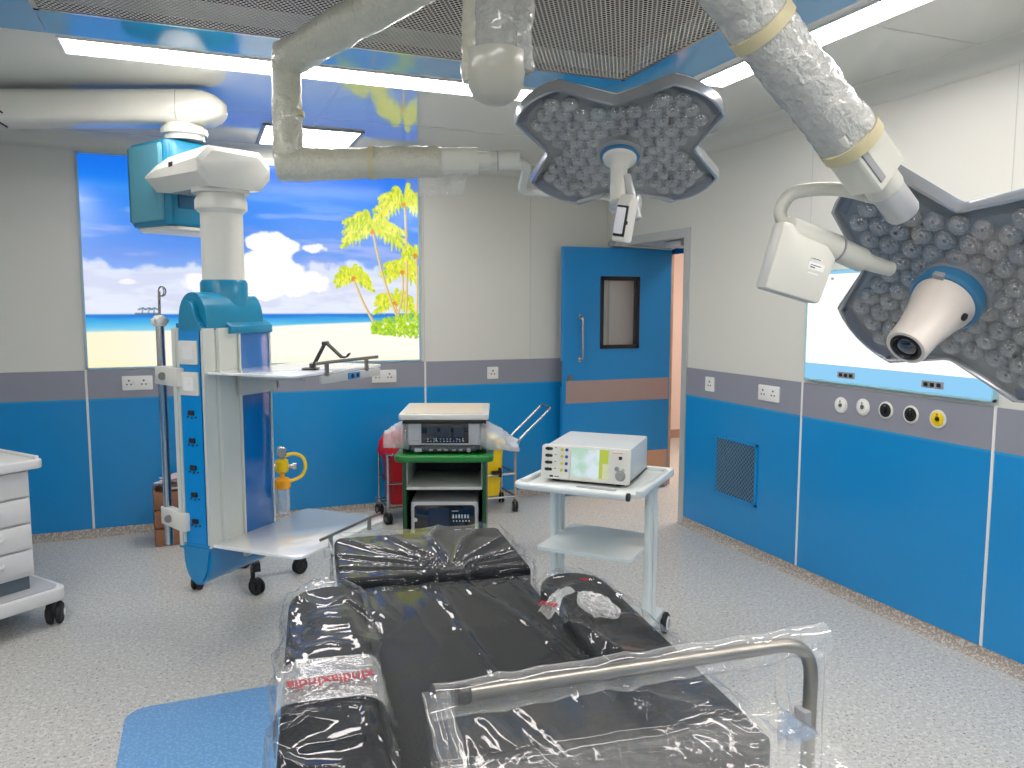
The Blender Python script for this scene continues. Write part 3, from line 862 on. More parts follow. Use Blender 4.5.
# shelves on the long side
def shelf(z, name):
    L0, L1, D = .0, .715, .50
    bm = B()
    poly = []
    for cx, cy, a0, r in ((L1-.03, -.03, 0, .03), (L0+.02, -.03, 90, .02), (L0+.05, -D+.05, 180, .05), (L1-.05, -D+.05, 270, .05)):
        for k in range(6):
            a = math.radians(a0+18*k); poly.append((cx+r*math.cos(a), cy+r*math.sin(a)))
    prism(bm, poly, z-.012, z, bev=.003)
    s = pob(name, bm, mat('shelf_white', (226, 228, 226), .12, coat=.6))
    # end panel with rail and blue sockets at the front right end
    M = Matrix.Translation((0, -D, z))
    bm = B(); b2(bm, (L0+.18, -.008, -.052), (L0+.66, .006, -.014), .002, M=M); ob('shelf_apron', bm, mat('apron_grey', (188, 192, 190), .3), s)
    bm = B(); b2(bm, (L0+.14, -.012, .035), (L0+.64, -.002, .05), .003, M=M)
    for x in (.22, .54): b2(bm, (x-.012, -.010, -.02), (x+.012, -.002, .036), M=M)
    ob('side_rail', bm, STEELD, s)
    return s
s1 = shelf(1.30, 'upper_shelf'); s2 = shelf(.508, 'lower_shelf')
bm = B(); b2(bm, (.38, -.517, 1.252), (.47, -.507, 1.284), .002); o = ob('socket_insert', bm, mat('blue_insert', (60, 130, 190), .3), s1)
bm = B()
for x in (.403, .447): cyl(bm, (x, -.5205, 1.268), (x, -.516, 1.268), .010, seg=10)
ob('socket_face', bm, DARK, s1)
bm = B(); b2(bm, (.19, -.045, 1.175), (PL+.012, -.022, 1.288), .003); b2(bm, (.19, -.40, 1.255), (.205, -.022, 1.288)); b2(bm, (PL-.01, -.40, 1.255), (PL+.005, -.022, 1.288)); pob('shelf_bracket', bm, mat('apron_grey'))
bm = B()
for x in (.215, PL-.015): cyl(bm, (x, -.052, 1.27), (x, -.042, 1.27), .006, seg=8)
b2(bm, (PL+.012, -.05, 1.19), (PL+.022, -.01, 1.26), .002); pob('bracket_screw', bm, STEELD)
bm = B(); b2(bm, (.19, -.045, .40), (PL+.012, -.022, .496), .003); b2(bm, (.19, -.40, .462), (.205, -.022, .496)); b2(bm, (PL-.01, -.40, .462), (PL+.005, -.022, .496)); pob('shelf_bracket', bm, mat('apron_grey'))
# pole carrier on the far narrow side: brackets and steel pole with hooks
pp0 = PM.inverted() @ Vector((-.165, 4.0, 0)); PX, PY = pp0.x, pp0.y
bm = B(); lathe(bm, [(.019, .46), (.019, 1.515)], 16, M=Matrix.Translation((PX, PY, 0))); pole = pob('infusion_pole', bm, STEEL)
bm = B(); lathe(bm, [(.028, 1.50), (.032, 1.51), (.032, 1.535), (.02, 1.55)], 16, M=Matrix.Translation((PX, PY, 0))); b2(bm, (PX-.045, PY-.013, 1.51), (PX+.045, PY+.013, 1.535), .006); ob('pole_collar', bm, PCREAM, pole)
bm = B(); cyl(bm, (PX, PY, 1.54), (PX+.004, PY, 1.66), .006, seg=10)
for s in (1, -1):
    c = Vector((PX, PY, 1.66)); d = Vector((PU.x*0+1, 0, 0)) if s > 0 else Vector((.2, .98, 0))
    pts = [c+Vector((0, 0, 0))]+[c+d*(s*.022-s*.022*math.cos(a))+Vector((0, 0, .022*math.sin(a)+.0)) for a in [k*PI*1.7/12 for k in range(1, 13)]]
    tube(bm, pts, .003, seg=6)
ob('pole_hook', bm, STEELD, pole)
for z in (1.272, .602):
    bm = B()
    a = Vector((PX, PY, z)); b_ = Vector((-.004, PD*.9, z)); mdl = (a+b_)/2; L = (b_-a).length+.06
    ang = math.atan2(b_.y-a.y, b_.x-a.x)
    box(bm, (0, 0, 0), (L, .045, .085), .006, M=Matrix.Translation(mdl) @ Matrix.Rotation(ang, 4, 'Z'))
    br = pob('pole_bracket', bm, PCREAM)
    kn = (PM.inverted().to_3x3() @ Vector((-.371*1, -.929, 0))).normalized()
    bm = B(); q = a+(b_-a)*.25; cyl(bm, q+kn*.02, q+kn*.045, .018, seg=14); ob('bracket_knob', bm, STEELD, br)
# suspension: neck, tube, arms, brake unit
PC = Vector((.122, 4.02))
def at2(z): return (PC.x, PC.y, z)
T = Matrix.Translation((PC.x, PC.y, 0))
bm = B(); lathe(bm, [(.108, 1.585), (.108, 1.70), (.100, 1.715), (.0, 1.715)], 28, M=T); ob('neck_collar', bm, TEAL, pend, world=True)
bm = B(); lathe(bm, [(.096, 1.68), (.096, 2.025), (.118, 2.045), (.118, 2.085), (.108, 2.105), (.108, 2.13)], 32, M=T); lathe(bm, [(.13, 2.118), (.13, 2.14)], 32, M=T); ob('drop_tube', bm, PCREAM, pend, world=True)
E2 = Vector((-.085, 4.44)); dr = (E2-PC).normalized(); pr_ = Vector((-dr.y, dr.x))
def armframe(o, d): return Matrix(((d.x, -d.y, 0, o.x), (d.y, d.x, 0, o.y), (0, 0, 1, 0), (0, 0, 0, 1)))
Mx = armframe(PC, dr)
# cross-section (y across, z up) chamfered like the real cover; taller at the column
def section(wd, z0, z1, ch): return [(-wd/2+ch, z0), (wd/2-ch, z0), (wd/2, z0+ch*1.1), (wd/2, z1-ch*1.1), (wd/2-ch, z1), (-wd/2+ch, z1), (-wd/2, z1-ch*1.1), (-wd/2, z0+ch*1.1)]
def loftx(bm, secs, M=None):
    t = bmesh.new(); rings = []
    for x, s in secs: rings.append([t.verts.new((x, y, z)) for y, z in s])
    k = len(rings[0])
    for a, b_ in zip(rings, rings[1:]):
        for i in range(k): t.faces.new((a[i], a[(i+1) % k], b_[(i+1) % k], b_[i]))
    t.faces.new(rings[0]); t.faces.new(rings[-1])
    bmesh.ops.recalc_face_normals(t, faces=t.faces)
    if M is not None: t.transform(M)
    merge(bm, t)
bm = B()
loftx(bm, [(-.15, section(.33, 2.165, 2.285, .05)), (-.135, section(.36, 2.13, 2.31, .055)), (.30, section(.33, 2.14, 2.31, .06)), (.50, section(.27, 2.165, 2.295, .055))], Mx)
ob('lower_arm', bm, mat('arm_enamel', (216, 216, 206), .25, coat=.3), pend, world=True, smooth=25)
bm = B(); b2(bm, (.12, .169, 2.24), (.16, .172, 2.262), M=Mx); b2(bm, (.12, -.172, 2.24), (.16, -.169, 2.262), M=Mx); ob('arm_slot', bm, DARK, pend, world=True)
Bc = Vector((-.01, 4.63)); Mb = armframe(Bc, Vector((-.55, .835)).normalized())
bm = B(); prism(bm, rrect(.36, .45, .05, cx=.04), 2.0, 2.435, bev=.02, M=Mb); ob('brake_unit', bm, TEAL, pend, world=True, smooth=35)
bm = B(); b2(bm, (-.146, -.17, 2.09), (-.136, .165, 2.36), .002, M=Mb); ob('brake_recess_shade', bm, mat('teal_shadow_plate', (10, 92, 128), .25), pend, world=True)  # shade of the recess painted as a thin darker teal plate
bm = B(); prism(bm, rrect(.33, .41, .06, cx=.04), 1.98, 2.005, bev=.008, M=Mb); ob('brake_base', bm, PCREAM, pend, world=True)
bm = B(); prism(bm, rrect(.30, .03, .012, cx=.045, cy=.222), 2.025, 2.415, bev=.010, M=Mb); ob('brake_lit_side', bm, TEAL_LIT, pend, world=True)  # added plate: the light on this face is put into its paler teal
E1 = Vector((-.03, 4.56))
T1 = Matrix.Translation((E1.x, E1.y, 0))
bm = B(); lathe(bm, [(.10, 2.45), (.10, 2.475), (.115, 2.48), (.115, 2.51), (.085, 2.54)], 28, M=T1)
for k in range(10):
    a = k*2*PI/10; cyl(bm, (E1.x+.112*math.cos(a), E1.y+.112*math.sin(a), 2.495), (E1.x+.118*math.cos(a), E1.y+.118*math.sin(a), 2.495), .006, seg=6)
ob('arm_joint', bm, PCREAM, pend, world=True)
da = Vector((-.929, .371)).normalized(); Ma = armframe(E1, da)
bm = B()
def rsec(k, z0=2.53, z1=2.70, w=.21):
    c = (z0+z1)/2; h = (z1-z0)*k; ww = w*min(1, k*1.05)
    return [(y*1.0, z+c) for y, z in rrect(ww, h, min(ww, h)*.22, 4)]
loftx(bm, [(-.22, rsec(.25)), (-.21, rsec(.45)), (-.18, rsec(.72)), (-.13, rsec(.93)), (-.06, rsec(1)), (0, rsec(1))], Ma)
ob('arm_end_cap', bm, mat('arm_enamel'), pend, world=True, smooth=50)
bm = B(); loftx(bm, [(.003, rsec(1)), (2.0, rsec(1))], Ma); ob('upper_arm', bm, mat('arm_enamel'), pend, world=True, smooth=50)
e3 = E1+da*1.85
bm = B(); lathe(bm, [(.12, 2.64), (.12, 2.70), (.2, 2.70), (.2, ZC)], 28, M=Matrix.Translation((e3.x, e3.y, 0))); ob('ceiling_flange', bm, PCREAM, pend, world=True)
bm = B()
for k, (zz, off) in enumerate(((2.53, .0), (2.60, .02))):
    pts = [Vector((E1.x, E1.y, 0))+Vector((da.x, da.y, 0))*s+Vector((.371*.12, -.929*.12*0-.13, z)) for s, z in ((.95+off, zz-.03), (1.05, zz+.03), (1.2, zz+.05), (1.4, zz+.02), (1.55, zz))]
    tube(bm, pts, .005, seg=6, rad=.05)
ob('arm_cable', bm, PBLACK, pend, world=True)

# tablet stand on the upper shelf
def pw(x, y, z): return PM @ Vector((x, y, z))
c = pw(.31, -.40, 1.301)
t = thing('tablet_stand', 'small black folding tablet stand on the upper pendant shelf', 'tablet stand', c, math.radians(-20))
bm = B()
for s in (-.022, .022): tube(bm, [(-.03, s, .012), (.03, s*.8, .125)], .006, seg=6)
b2(bm, (-.075, -.035, .0), (-.005, .035, .008), .002); b2(bm, (-.04, -.032, .008), (-.022, .032, .03), .003); b2(bm, (.018, -.028, .112), (.042, .028, .13), .003)
ob('stand_leg', bm, mat('gunmetal', (70, 70, 68), .35, .6), t)
bm = B(); tube(bm, [(.03, 0, .128), (.105, 0, .055)], .0, seg=4, prof=[(-.03, -.003), (.03, -.003), (.03, .003), (-.03, .003)])
for s in (-.02, .02): tube(bm, [(.10, s, .058), (.125, s, .055), (.14, s, .075)], .004, seg=6, rad=.01)
ob('tablet_rest', bm, mat('gunmetal'), t)

# oxygen flowmeter with bottle behind the column
c = Vector((.385, 4.25, 0))
t = thing('oxygen_flowmeter', 'yellow oxygen regulator with hose and clear humidifier bottle behind the pendant', 'flowmeter', c)
T = Matrix.Translation
bm = B(); lathe(bm, [(.020, .49), (.036, .50), (.038, .52), (.038, .62), (.032, .64)], 20); ob('bottle', bm, film('bottle_plastic', .25, .6, .08), t)
bm = B(); lathe(bm, [(.034, .5), (.034, .56), (0, .56)], 16); ob('bottle_water', bm, film('water', .1, .3, .03), t)
bm = B(); lathe(bm, [(.040, .63), (.044, .64), (.044, .675), (.03, .685), (.014, .69), (.014, .72)], 20); ob('bottle_cap', bm, mat('amber_cap', (245, 170, 20), .3), t)
bm = B(); lathe(bm, [(.015, .71), (.033, .72), (.036, .75), (.033, .78), (.016, .79)], 18); ob('regulator_body', bm, YELLOW, t)
bm = B(); cyl(bm, (0, 0, .79), (0, 0, .81), .016); ob('regulator_neck', bm, STEEL, t)
bm = B(); cyl(bm, (-.0, -.02, .825), (0, .022, .825), .028, seg=20, bev=.004); ob('gauge', bm, STEEL, t)
bm = B(); cyl(bm, (.02, 0, .745), (.07, -.01, .745), .010); cyl(bm, (.055, -.008, .745), (.075, -.012, .745), .017)
ob('valve_knob', bm, STEEL, t)
bm = B(); cyl(bm, (-.02, 0, .75), (-.09, 0, .75), .012); ob('inlet_pipe', bm, STEEL, t)
bm = B(); tube(bm, [(.01, 0, .80), (.06, 0, .815), (.115, 0, .79), (.125, 0, .73), (.10, 0, .68), (.04, 0, .665)], .009, rad=.04, seg=10); ob('hose', bm, mat('yellow_hose', (235, 205, 40), .3), t)

# ================================================================== wheels
def caster(bmw, bmf, x, y, r=.04, a=0.0, wd=.026, h=None):
    """twin wheel at floor (x,y) into bmw, fork into bmf (local coords)"""
    h = h or r*2+.03
    dx, dy = math.cos(a), math.sin(a); ax = Vector((-dy, dx, 0))
    c = Vector((x, y, r))
    for s in (-1, 1):
        cyl(bmw, c+ax*s*wd*.15, c+ax*s*wd*.7, r, seg=20, bev=r*.12)
    top = Vector((x+dx*r*.6, y+dy*r*.6, 0))
    M = Matrix.Translation((x+dx*r*.3, y+dy*r*.3, r*1.45)) @ Matrix.Rotation(a, 4, 'Z')
    box(bmf, (0, 0, 0), (r*1.3, wd*1.0, r*1.1), r*.25, M=M)
    for s in (-1, 1): cyl(bmf, c+ax*s*wd*.68, c+ax*s*wd*.85, r*.45, seg=12)
    cyl(bmf, (top.x, top.y, r*1.5), (top.x, top.y, h), r*.28, seg=12)

# low wheeled base under the shelf
t = thing('wheeled_base', 'low black wheeled base parked under the pendant lower shelf', 'trolley base', (.225, 4.70, 0))
cs = [(.25, 4.44), (.513, 4.705), (-.055, 4.64), (.21, 4.93)]
bm = B()
cpt = Vector((.225, 4.68, 0))
for x, y in cs:
    p = Vector((x, y, 0)); d = (p-cpt).normalized()
    tube(bm, [cpt+Vector((0, 0, .165)), p+Vector((0, 0, .16)), p+Vector((0, 0, .13))], 0, prof=[(-.022, -.016), (.022, -.016), (.022, .016), (-.022, .016)])
lathe(bm, [(.07, .14), (.07, .19), (.03, .2), (.03, .36), (.0, .36)], 20, M=T(cpt))
b2(bm, (.21, 4.50, .165), (.24, 4.86, .185))
ob('base_frame', bm, PBLACK, t, world=True)
for i, (x, y) in enumerate(cs):
    bw, bf = B(), B(); caster(bw, bf, x, y, .045, [2.3, .6, 1.2, 2.8][i], .034, .15)
    fo = ob('caster_fork', bf, PBLACK, t, world=True); ob('caster_wheel', bw, RUBBER, fo, world=True)

# wooden crate with papers by the wall
t = thing('wooden_crate', 'brown wooden crate on the floor behind the infusion pole', 'crate', (-.15, 5.70, 0), math.radians(4))
W1 = mat('crate_wood', (134, 92, 66), .6, var=.3, vscale=25, stretch=(1, 1, 8)); bm = B()
for k in range(3):
    z0 = .004+k*.125
    for y in (-.12, .12): b2(bm, (-.17, y-.008, z0), (.17, y+.008, z0+.11), .002)
    for x in (-.165, .165): b2(bm, (x-.008, -.12, z0), (x+.008, .12, z0+.11), .002)
ob('crate_slats', bm, W1, t)
bm = B()
for x in (-.152, .152):
    for y in (-.105, .105): b2(bm, (x-.012, y-.012, 0), (x+.012, y+.012, .37))
b2(bm, (-.16, -.115, .01), (.16, .115, .02)); ob('corner_post', bm, W1, t)
t = thing('paper_pile', 'crumpled pale papers heaped on top of the wooden crate', 'papers', (-.15, 5.70, .371), .2)
rr = random.Random(3)
for k in range(5):
    bm = B(); ph = rr.random()*6; a = rr.uniform(-.5, .5)
    grid_surface(bm, lambda u, v, ph=ph, k=k: Vector(((u-.5)*.22, (v-.5)*.16, k*.012+.022+.012*math.sin(u*7+ph)*math.sin(v*5+ph))), 12, 10)
    bm.transform(T((rr.uniform(-.04, .04), rr.uniform(-.02, .02), 0)) @ Matrix.Rotation(a, 4, 'Z'))
    ob('paper_sheet', bm, mat('paper', (224, 214, 210), .6) if k % 2 else mat('pink_paper', (214, 190, 190), .6), t)
bm = B(); b2(bm, (-.11, -.085, .0), (.11, .085, .014), .003); ob('folder', bm, mat('folder_card', (190, 186, 180), .6), t)

# ================================================================== left drawer cart
t = thing('drawer_cart', 'white medical drawer cart cut off at the left picture edge', 'cart', (-.80, 4.40, 0), math.radians(37))
# local: origin at the front right corner of the body, -x to the left, -y is the front
CW, CDp = .62, .46
bm = B(); b2(bm, (-CW, -.0, .26), (0, CDp, .80), .006); ob('cabinet_body', bm, mat('cart_white', (216, 217, 216), .35), t)
for i, (z0, z1) in enumerate(((.665, .79), (.535, .655), (.405, .525), (.285, .395))):
    bm = B(); b2(bm, (-CW+.01, -.02, z0), (-.012, 0, z1), .006); d = ob('drawer', bm, mat('cart_white'), t)
    if i:
        bm = B()
        pts = []
        for k in range(9):
            a = PI*k/8; pts.append((-CW*.45-.13*math.cos(a), -.022-.016*math.sin(a), z1-.045-.018*math.sin(a)))
        tube(bm, pts, .010, seg=8); ob('drawer_grip', bm, mat('cart_grip', (206, 208, 208), .4), d)
bm = B(); b2(bm, (-CW+.01, .01, .19), (-.02, CDp-.02, .262), .004); ob('plinth', bm, mat('slate_plastic', (92, 104, 112), .4), t)
bm = B(); prism(bm, rrect(CW+.10, CDp+.10, .04, cx=-CW/2, cy=CDp/2-.01), .80, .845, bev=.008)
prism(bm, rrect(CW+.10, .02, .008, cx=-CW/2, cy=CDp+.02), .84, .86, bev=.003); prism(bm, rrect(.02, CDp+.06, .008, cx=.03, cy=CDp/2), .84, .858, bev=.003)
ob('cart_top', bm, mat('cart_white'), t)
bm = B(); prism(bm, rrect(CW+.24, CDp+.16, .07, cx=-CW/2-.01, cy=CDp/2-.03), .125, .19, bev=.012); o = ob('cart_base', bm, mat('cart_white'), t)
bm = B(); prism(bm, rrect(CW+.18, CDp+.10, .05, cx=-CW/2-.01, cy=CDp/2-.03), .19, .195); ob('base_mat', bm, mat('base_grey', (176, 179, 182), .45), o)
for x, y, a in ((.06, -.05, .9), (-CW-.03, -.05, .6), (.06, CDp, 1.2), (-CW-.03, CDp, .4)):
    bw, bf = B(), B(); caster(bw, bf, x, y, .055, a, .05, .13)
    fo = ob('caster_fork', bf, mat('caster_grey', (70, 74, 78), .4), t); ob('caster_wheel', bw, RUBBER, fo)
    bm = B(); d_ = Vector((-math.sin(a), math.cos(a), 0))
    for s in (-1, 1): cyl(bm, Vector((x, y, .055))+d_*s*.036, Vector((x, y, .055))+d_*s*.045, .02, seg=12)
    ob('hub_cap', bm, PWHITE, fo)

# ================================================================== SURGICAL LIGHTS
LENSCUP = mat('lens_cup', (150, 155, 158), .12, .9, bump=.7, bscale=260)
LENSDOME = film('lens_dome', .0, .22, .03, bump=.9, bscale=110, gloss=.27)
LDOT = mat('led_dot', (60, 64, 62), .3)
RIM = mat('lamp_rim', (176, 180, 184), .22, .55, coat=.4)
RIMD = mat('lamp_edge_band', (92, 100, 116), .3, .3)
FACE = mat('lamp_face', (122, 127, 129), .28, .4, bump=.25, bscale=90)
COVER = film('lamp_cover', .02, .12, .03)
RN, RC, AL = .266, .40, .306
def outline(scale=1.0, inset=0.0, k0=4):
    pts = []
    for k in range(4):
        a0 = k*PI/2
        rn = RN-inset*1.1
        # rounded notch
        for s in (-.06, 0, .06): pts.append((rn*(1+abs(s)*.35)*math.cos(a0+s), rn*(1+abs(s)*.35)*math.sin(a0+s)))
        rc = RC-inset; al = AL-inset*1.6/RC*.8
        for j in range(7):
            t = -1+2*j/6
            r = rc*(1+.030*(1-t*t))
            pts.append((r*math.cos(a0+PI/4+al*t), r*math.sin(a0+PI/4+al*t)))
    return [(x*scale, y*scale) for x, y in pts]
def inside(poly, x, y):
    c = False; n = len(poly)
    for i in range(n):
        x0, y0 = poly[i]; x1, y1 = poly[i-1]
        if (y0 > y) != (y1 > y) and x < (x1-x0)*(y-y0)/(y1-y0)+x0: c = not c
    return c
def loft_poly(bm, layers, M=None):
    t = bmesh.new(); rings = [[t.verts.new((x, y, z)) for x, y in p] for p, z in layers]
    k = len(rings[0])
    for a, b_ in zip(rings, rings[1:]):
        for i in range(k): t.faces.new((a[i], a[(i+1) % k], b_[(i+1) % k], b_[i]))
    t.faces.new(rings[0]); t.faces.new(rings[-1])
    bmesh.ops.recalc_face_normals(t, faces=t.faces)
    merge(bm, t)
lens_me = None
def lamp_head(par, Mw):
    """parts of the lamp head; Mw: world matrix of the head, +z is the shining side"""
    L = WM[par.name].inverted() @ Mw
    def add(name, bm, m, parent=par, **k):
        bm.transform(L); return ob(name, bm, m, parent, **k)
    bm = B()
    loft_poly(bm, [(outline(1, .05), -.075), (outline(1, .015), -.055), (outline(1, .0), -.034), (outline(1, .0), -.030)])
    loft_poly(bm, [(outline(.45, .0), -.10), (outline(.62, .0), -.075)])
    add('lamp_housing', bm, PCREAM, smooth=50)
    bm = B()
    t = bmesh.new(); lay = [(outline(1, -.003), -.034), (outline(1, -.004), -.016), (outline(1, -.001), .004), (outline(1, .004), .007), (outline(1, .008), .003), (outline(1, .009), -.010)]
    rings = [[t.verts.new((x, y, z)) for x, y in p] for p, z in lay]; k = len(rings[0])
    for a, b_ in zip(rings, rings[1:]):
        for i in range(k): t.faces.new((a[i], a[(i+1) % k], b_[(i+1) % k], b_[i]))
    merge(bm, t); add('lamp_rim', bm, RIM, smooth=50)
    bm = B(); prism(bm, outline(1, .008), -.016, -.010); add('lamp_face', bm, FACE, smooth=0)
    # dark end bands on each petal tip
    for kk in range(4):
        bm = B(); a0 = kk*PI/2+PI/4; t = bmesh.new(); r0 = []; r1 = []
        for j in range(9):
            s = -1+2*j/8; a = a0+AL*.86*s; r = RC*(1+.045*(1-s*s))
            r0.append(t.verts.new(((r-.012)*math.cos(a), (r-.012)*math.sin(a), .0045))); r1.append(t.verts.new(((r-.040)*math.cos(a), (r-.040)*math.sin(a), -.006)))
        for j in range(8): t.faces.new((r0[j], r0[j+1], r1[j+1], r1[j]))
        merge(bm, t); add('tip_band', bm, RIMD, smooth=0)
    # LED lenses: one proto mesh, instances
    global lens_me
    if lens_me is None:
        bm = B()
        lathe(bm, [(.030, 0), (.0295, .006), (.018, .0012), (.0, .001)], 14, cap=False)
        lathe(bm, [(.0, .009), (.006, .008), (.0065, .001)], 8, cap=False, mi=2)
        lathe(bm, [(.028, .003), (.027, .012), (.020, .021), (.010, .0255), (.0, .0265)], 14, cap=False, mi=1)
        for f in bm.faces: f.smooth = True
        lens_me = bpy.data.meshes.new('led_lens'); bm.to_mesh(lens_me); bm.free()
        for m in (LENSCUP, LENSDOME, LDOT): lens_me.materials.append(m)
    lim = outline(1, .038); n = 0; p = .0615
    rr = random.Random(5)
    for j in range(-8, 9):
        for i in range(-8, 9):
            x = (i+(j % 2)*.5)*p; y = j*p*.866
            if n >= 100 or math.hypot(x, y) < .10 or not inside(lim, x, y): continue
            o = bpy.data.objects.new('led_lens', lens_me); link(o); o.parent = par
            o.matrix_basis = L @ Matrix.Translation((x+rr.uniform(-.003, .003), y+rr.uniform(-.003, .003), -.010)); n += 1
    for kk in range(4):
        a = kk*PI/2+PI/4; bm = B(); cyl(bm, (.235*math.cos(a)+.01, .235*math.sin(a), -.010), (.235*math.cos(a)+.01, .235*math.sin(a), .016), .006, seg=8); add('sensor', bm, PBLACK)
    bm = B()
    t = bmesh.new(); t.faces.new([t.verts.new((x, y, .019)) for x, y in outline(1, .02)]); merge(bm, t)
    # the cover glass lies just over the lenses
    bmesh.ops.translate(bm, verts=bm.verts, vec=(0, 0, -.0)); add('cover_glass', bm, COVER, smooth=0)
    return L, add

def wrap_tube(par, name, pts, r, m, seg=20, rad=0, seed=1, amp=.12, sub=40, sq=.0):
    """tube wrapped in crumpled bubble wrap: radius wobbles along and round"""
    path = round_path(pts, rad) if rad else [Vector(p) for p in pts]
    # resample
    L = [0]
    for a, b_ in zip(path, path[1:]): L.append(L[-1]+(b_-a).length)
    P2 = []
    for k in range(sub+1):
        s = L[-1]*k/sub
        i = max(j for j in range(len(L)) if L[j] <= s+1e-9); i = min(i, len(path)-2)
        f = (s-L[i])/max(L[i+1]-L[i], 1e-9); P2.append(path[i].lerp(path[i+1], f))
    bm = B(); t = bmesh.new(); rings = []; n = None
    for k, p in enumerate(P2):
        T_ = (P2[min(k+1, sub)]-P2[max(k-1, 0)]).normalized()
        if n is None: n = Vector((0, 0, 1)) if abs(T_.z) < .9 else Vector((1, 0, 0))
        n = (n-T_*n.dot(T_)).normalized(); bb = T_.cross(n); ring = []
        for i in range(seg):
            a = 2*PI*i/seg; base = r*(1+sq*(abs(math.cos(2*a))-.5)*-.3)
            d = bb*math.cos(a)+n*math.sin(a)
            q = p+d*base
            h = noise.fractal(q*14+Vector((seed, 0, 0)), 1, 2, 3)*.6+noise.noise(q*40+Vector((0, seed, 0)))*.35
            end = 1-.10*math.exp(-k*1.2)-.10*math.exp(-(sub-k)*1.2)
            ring.append(t.verts.new(p+d*base*(1+amp*h)*end))
        rings.append(ring)
    for a, b_ in zip(rings, rings[1:]):
        for i in range(seg): t.faces.new((a[i], a[(i+1) % seg], b_[(i+1) % seg], b_[i]))
    t.faces.new(rings[0]); t.faces.new(rings[-1]); merge(bm, t)
    return ob(name, bm, m, par, world=True, smooth=70)
def tape_ring(par, c, d, r, w_=.02, m=TAPE):
    bm = B(); c = Vector(c); d = Vector(d).normalized()
    cyl(bm, c-d*w_/2, c+d*w_/2, r, seg=20); return ob('tape_band', bm, m, par, world=True)

MX, MY = .92, 1.62
ARM = mat('lamp_arm', (206, 207, 196), .3, coat=.2)
# --- lamp 1 (centre)
H1 = basis((.836, -.548, -.006), (-.5, -.766, .404), (-.226, -.335, -.915), (1.443, 2.560, 2.155))
t1 = thing('surgical_light', 'four-petal surgical light hanging in the middle with slim white handle, its arm wrapped', 'surgical light', (1.443, 2.560, 2.155), group=None)
L1, add1 = lamp_head(t1, H1)
bm = B(); lathe(bm, [(.085, -.012), (.082, .012), (.072, .02), (.07, .018)], 28); lathe(bm, [(.066, .018), (.066, .026)], 28); add1('hub', bm, PGREY)
bm = B(); lathe(bm, [(.070, .020), (.072, .027), (.066, .030), (.05, .030)], 28); add1('hub_ring', bm, mat('hub_blue', (52, 116, 156), .3))
bm = B(); lathe(bm, [(.062, .028), (.058, .042), (.040, .052), (.030, .07), (.0285, .20), (.026, .212), (.0, .216)], 24); add1('sterile_handle', bm, PCREAM)
# arm: mount -> elbow -> drop -> horizontal -> yoke
A0 = Vector((MX, MY, 2.58)); A1 = Vector((.328, 2.992, 2.47)); A2 = Vector((.322, 2.972, 2.10)); A3 = Vector((1.108, 2.699, 2.123))
wrap_tube(t1, 'wrapped_upper_arm', [A0+(A1-A0)*.12, A1], .063, WRAP, seed=2, sub=60, amp=.16)
wrap_tube(t1, 'wrapped_drop', [A1+Vector((0, 0, .05)), A2+Vector((0, 0, -.0))], .052, WRAP, seed=9, sub=30, amp=.13)
wrap_tube(t1, 'wrapped_spring_arm', [A2+Vector((-.035, .012, -.005)), A2.lerp(A3, .66)], .056, WRAP, seed=5, sub=50, amp=.13)
d = (A3-A2).normalized()
bm = B(); tube(bm, [A2.lerp(A3, .60), A2.lerp(A3, .82)], 0, prof=rrect(.085, .088, .018, 3)); tube(bm, [A2.lerp(A3, .80), A2.lerp(A3, .87)], 0, prof=rrect(.075, .062, .018, 3)); ob('spring_arm_cover', bm, ARM, t1, world=True, smooth=30)
bm = B(); cyl(bm, A2.lerp(A3, .84), A2.lerp(A3, 1.0), .034, bev=.004); ob('arm_end', bm, ARM, t1, world=True)
bm = B(); cyl(bm, A2.lerp(A3, .90), A2.lerp(A3, .905), .0355); ob('arm_ring', bm, PGREY, t1, world=True)
tape_ring(t1, A1+Vector((0, -.002, -.19)), (0, 0, 1), .058); tape_ring(t1, A2.lerp(A3, .36), d, .060)
# hanging flap of film under the arm
def crumple(name, par, o, ux, uy, nu, nv, amp, m, seed=0, fr=12, edge=None):
    bm = B(); o = Vector(o); ux = Vector(ux); uy = Vector(uy); n = ux.cross(uy).normalized()
    def fn(u, v):
        p = o+ux*(u-.5)+uy*v
        h = noise.fractal(p*fr+Vector((seed, seed*2, 0)), 1, 2, 3)
        s = edge(u, v) if edge else 1
        return o+ux*(u-.5)*s+uy*v+n*h*amp
    grid_surface(bm, fn, nu, nv)
    return ob(name, bm, m, par, world=True, smooth=180)
crumple('film_flap', t1, A2.lerp(A3, .62)+Vector((0, 0, -.02)), d*.26, (.02, -.02, -.10), 20, 12, .03, FILMW, 3, edge=lambda u, v: 1-.35*v)
# yoke: thin tube passing under the head to the gimbal
V = Vector
bm = B(); tube(bm, [A3-d*.02, A3+V((.03, .0, -.02)), V((1.185, 2.88, 2.04)), V((1.36, 3.03, 2.055)), V((1.56, 2.93, 2.05)), V((1.47, 2.50, 1.965))], .016, rad=.06, seg=12); ob('yoke', bm, ARM, t1, world=True)
bm = B(); cyl(bm, (1.40, 2.54, 1.965), (1.475, 2.47, 1.955), .036, bev=.006); cyl(bm, (1.435, 2.50, 2.06), (1.455, 2.45, 1.90), .017, bev=.004); ob('gimbal', bm, mat('gimbal_grey', (186, 189, 190), .3, .3), t1, world=True)
def control_box(par, M, w_, d_, h_):
    bm = B(); prism(bm, [(-w_/2, -h_/2), (w_/2, -h_/2), (w_/2, h_*.30), (w_*.28, h_/2), (-w_*.35, h_/2), (-w_/2, h_*.36)], -d_/2, d_/2, bev=.012, M=M)
    return ob('control_box', bm, PCREAM, par, world=True, smooth=30)
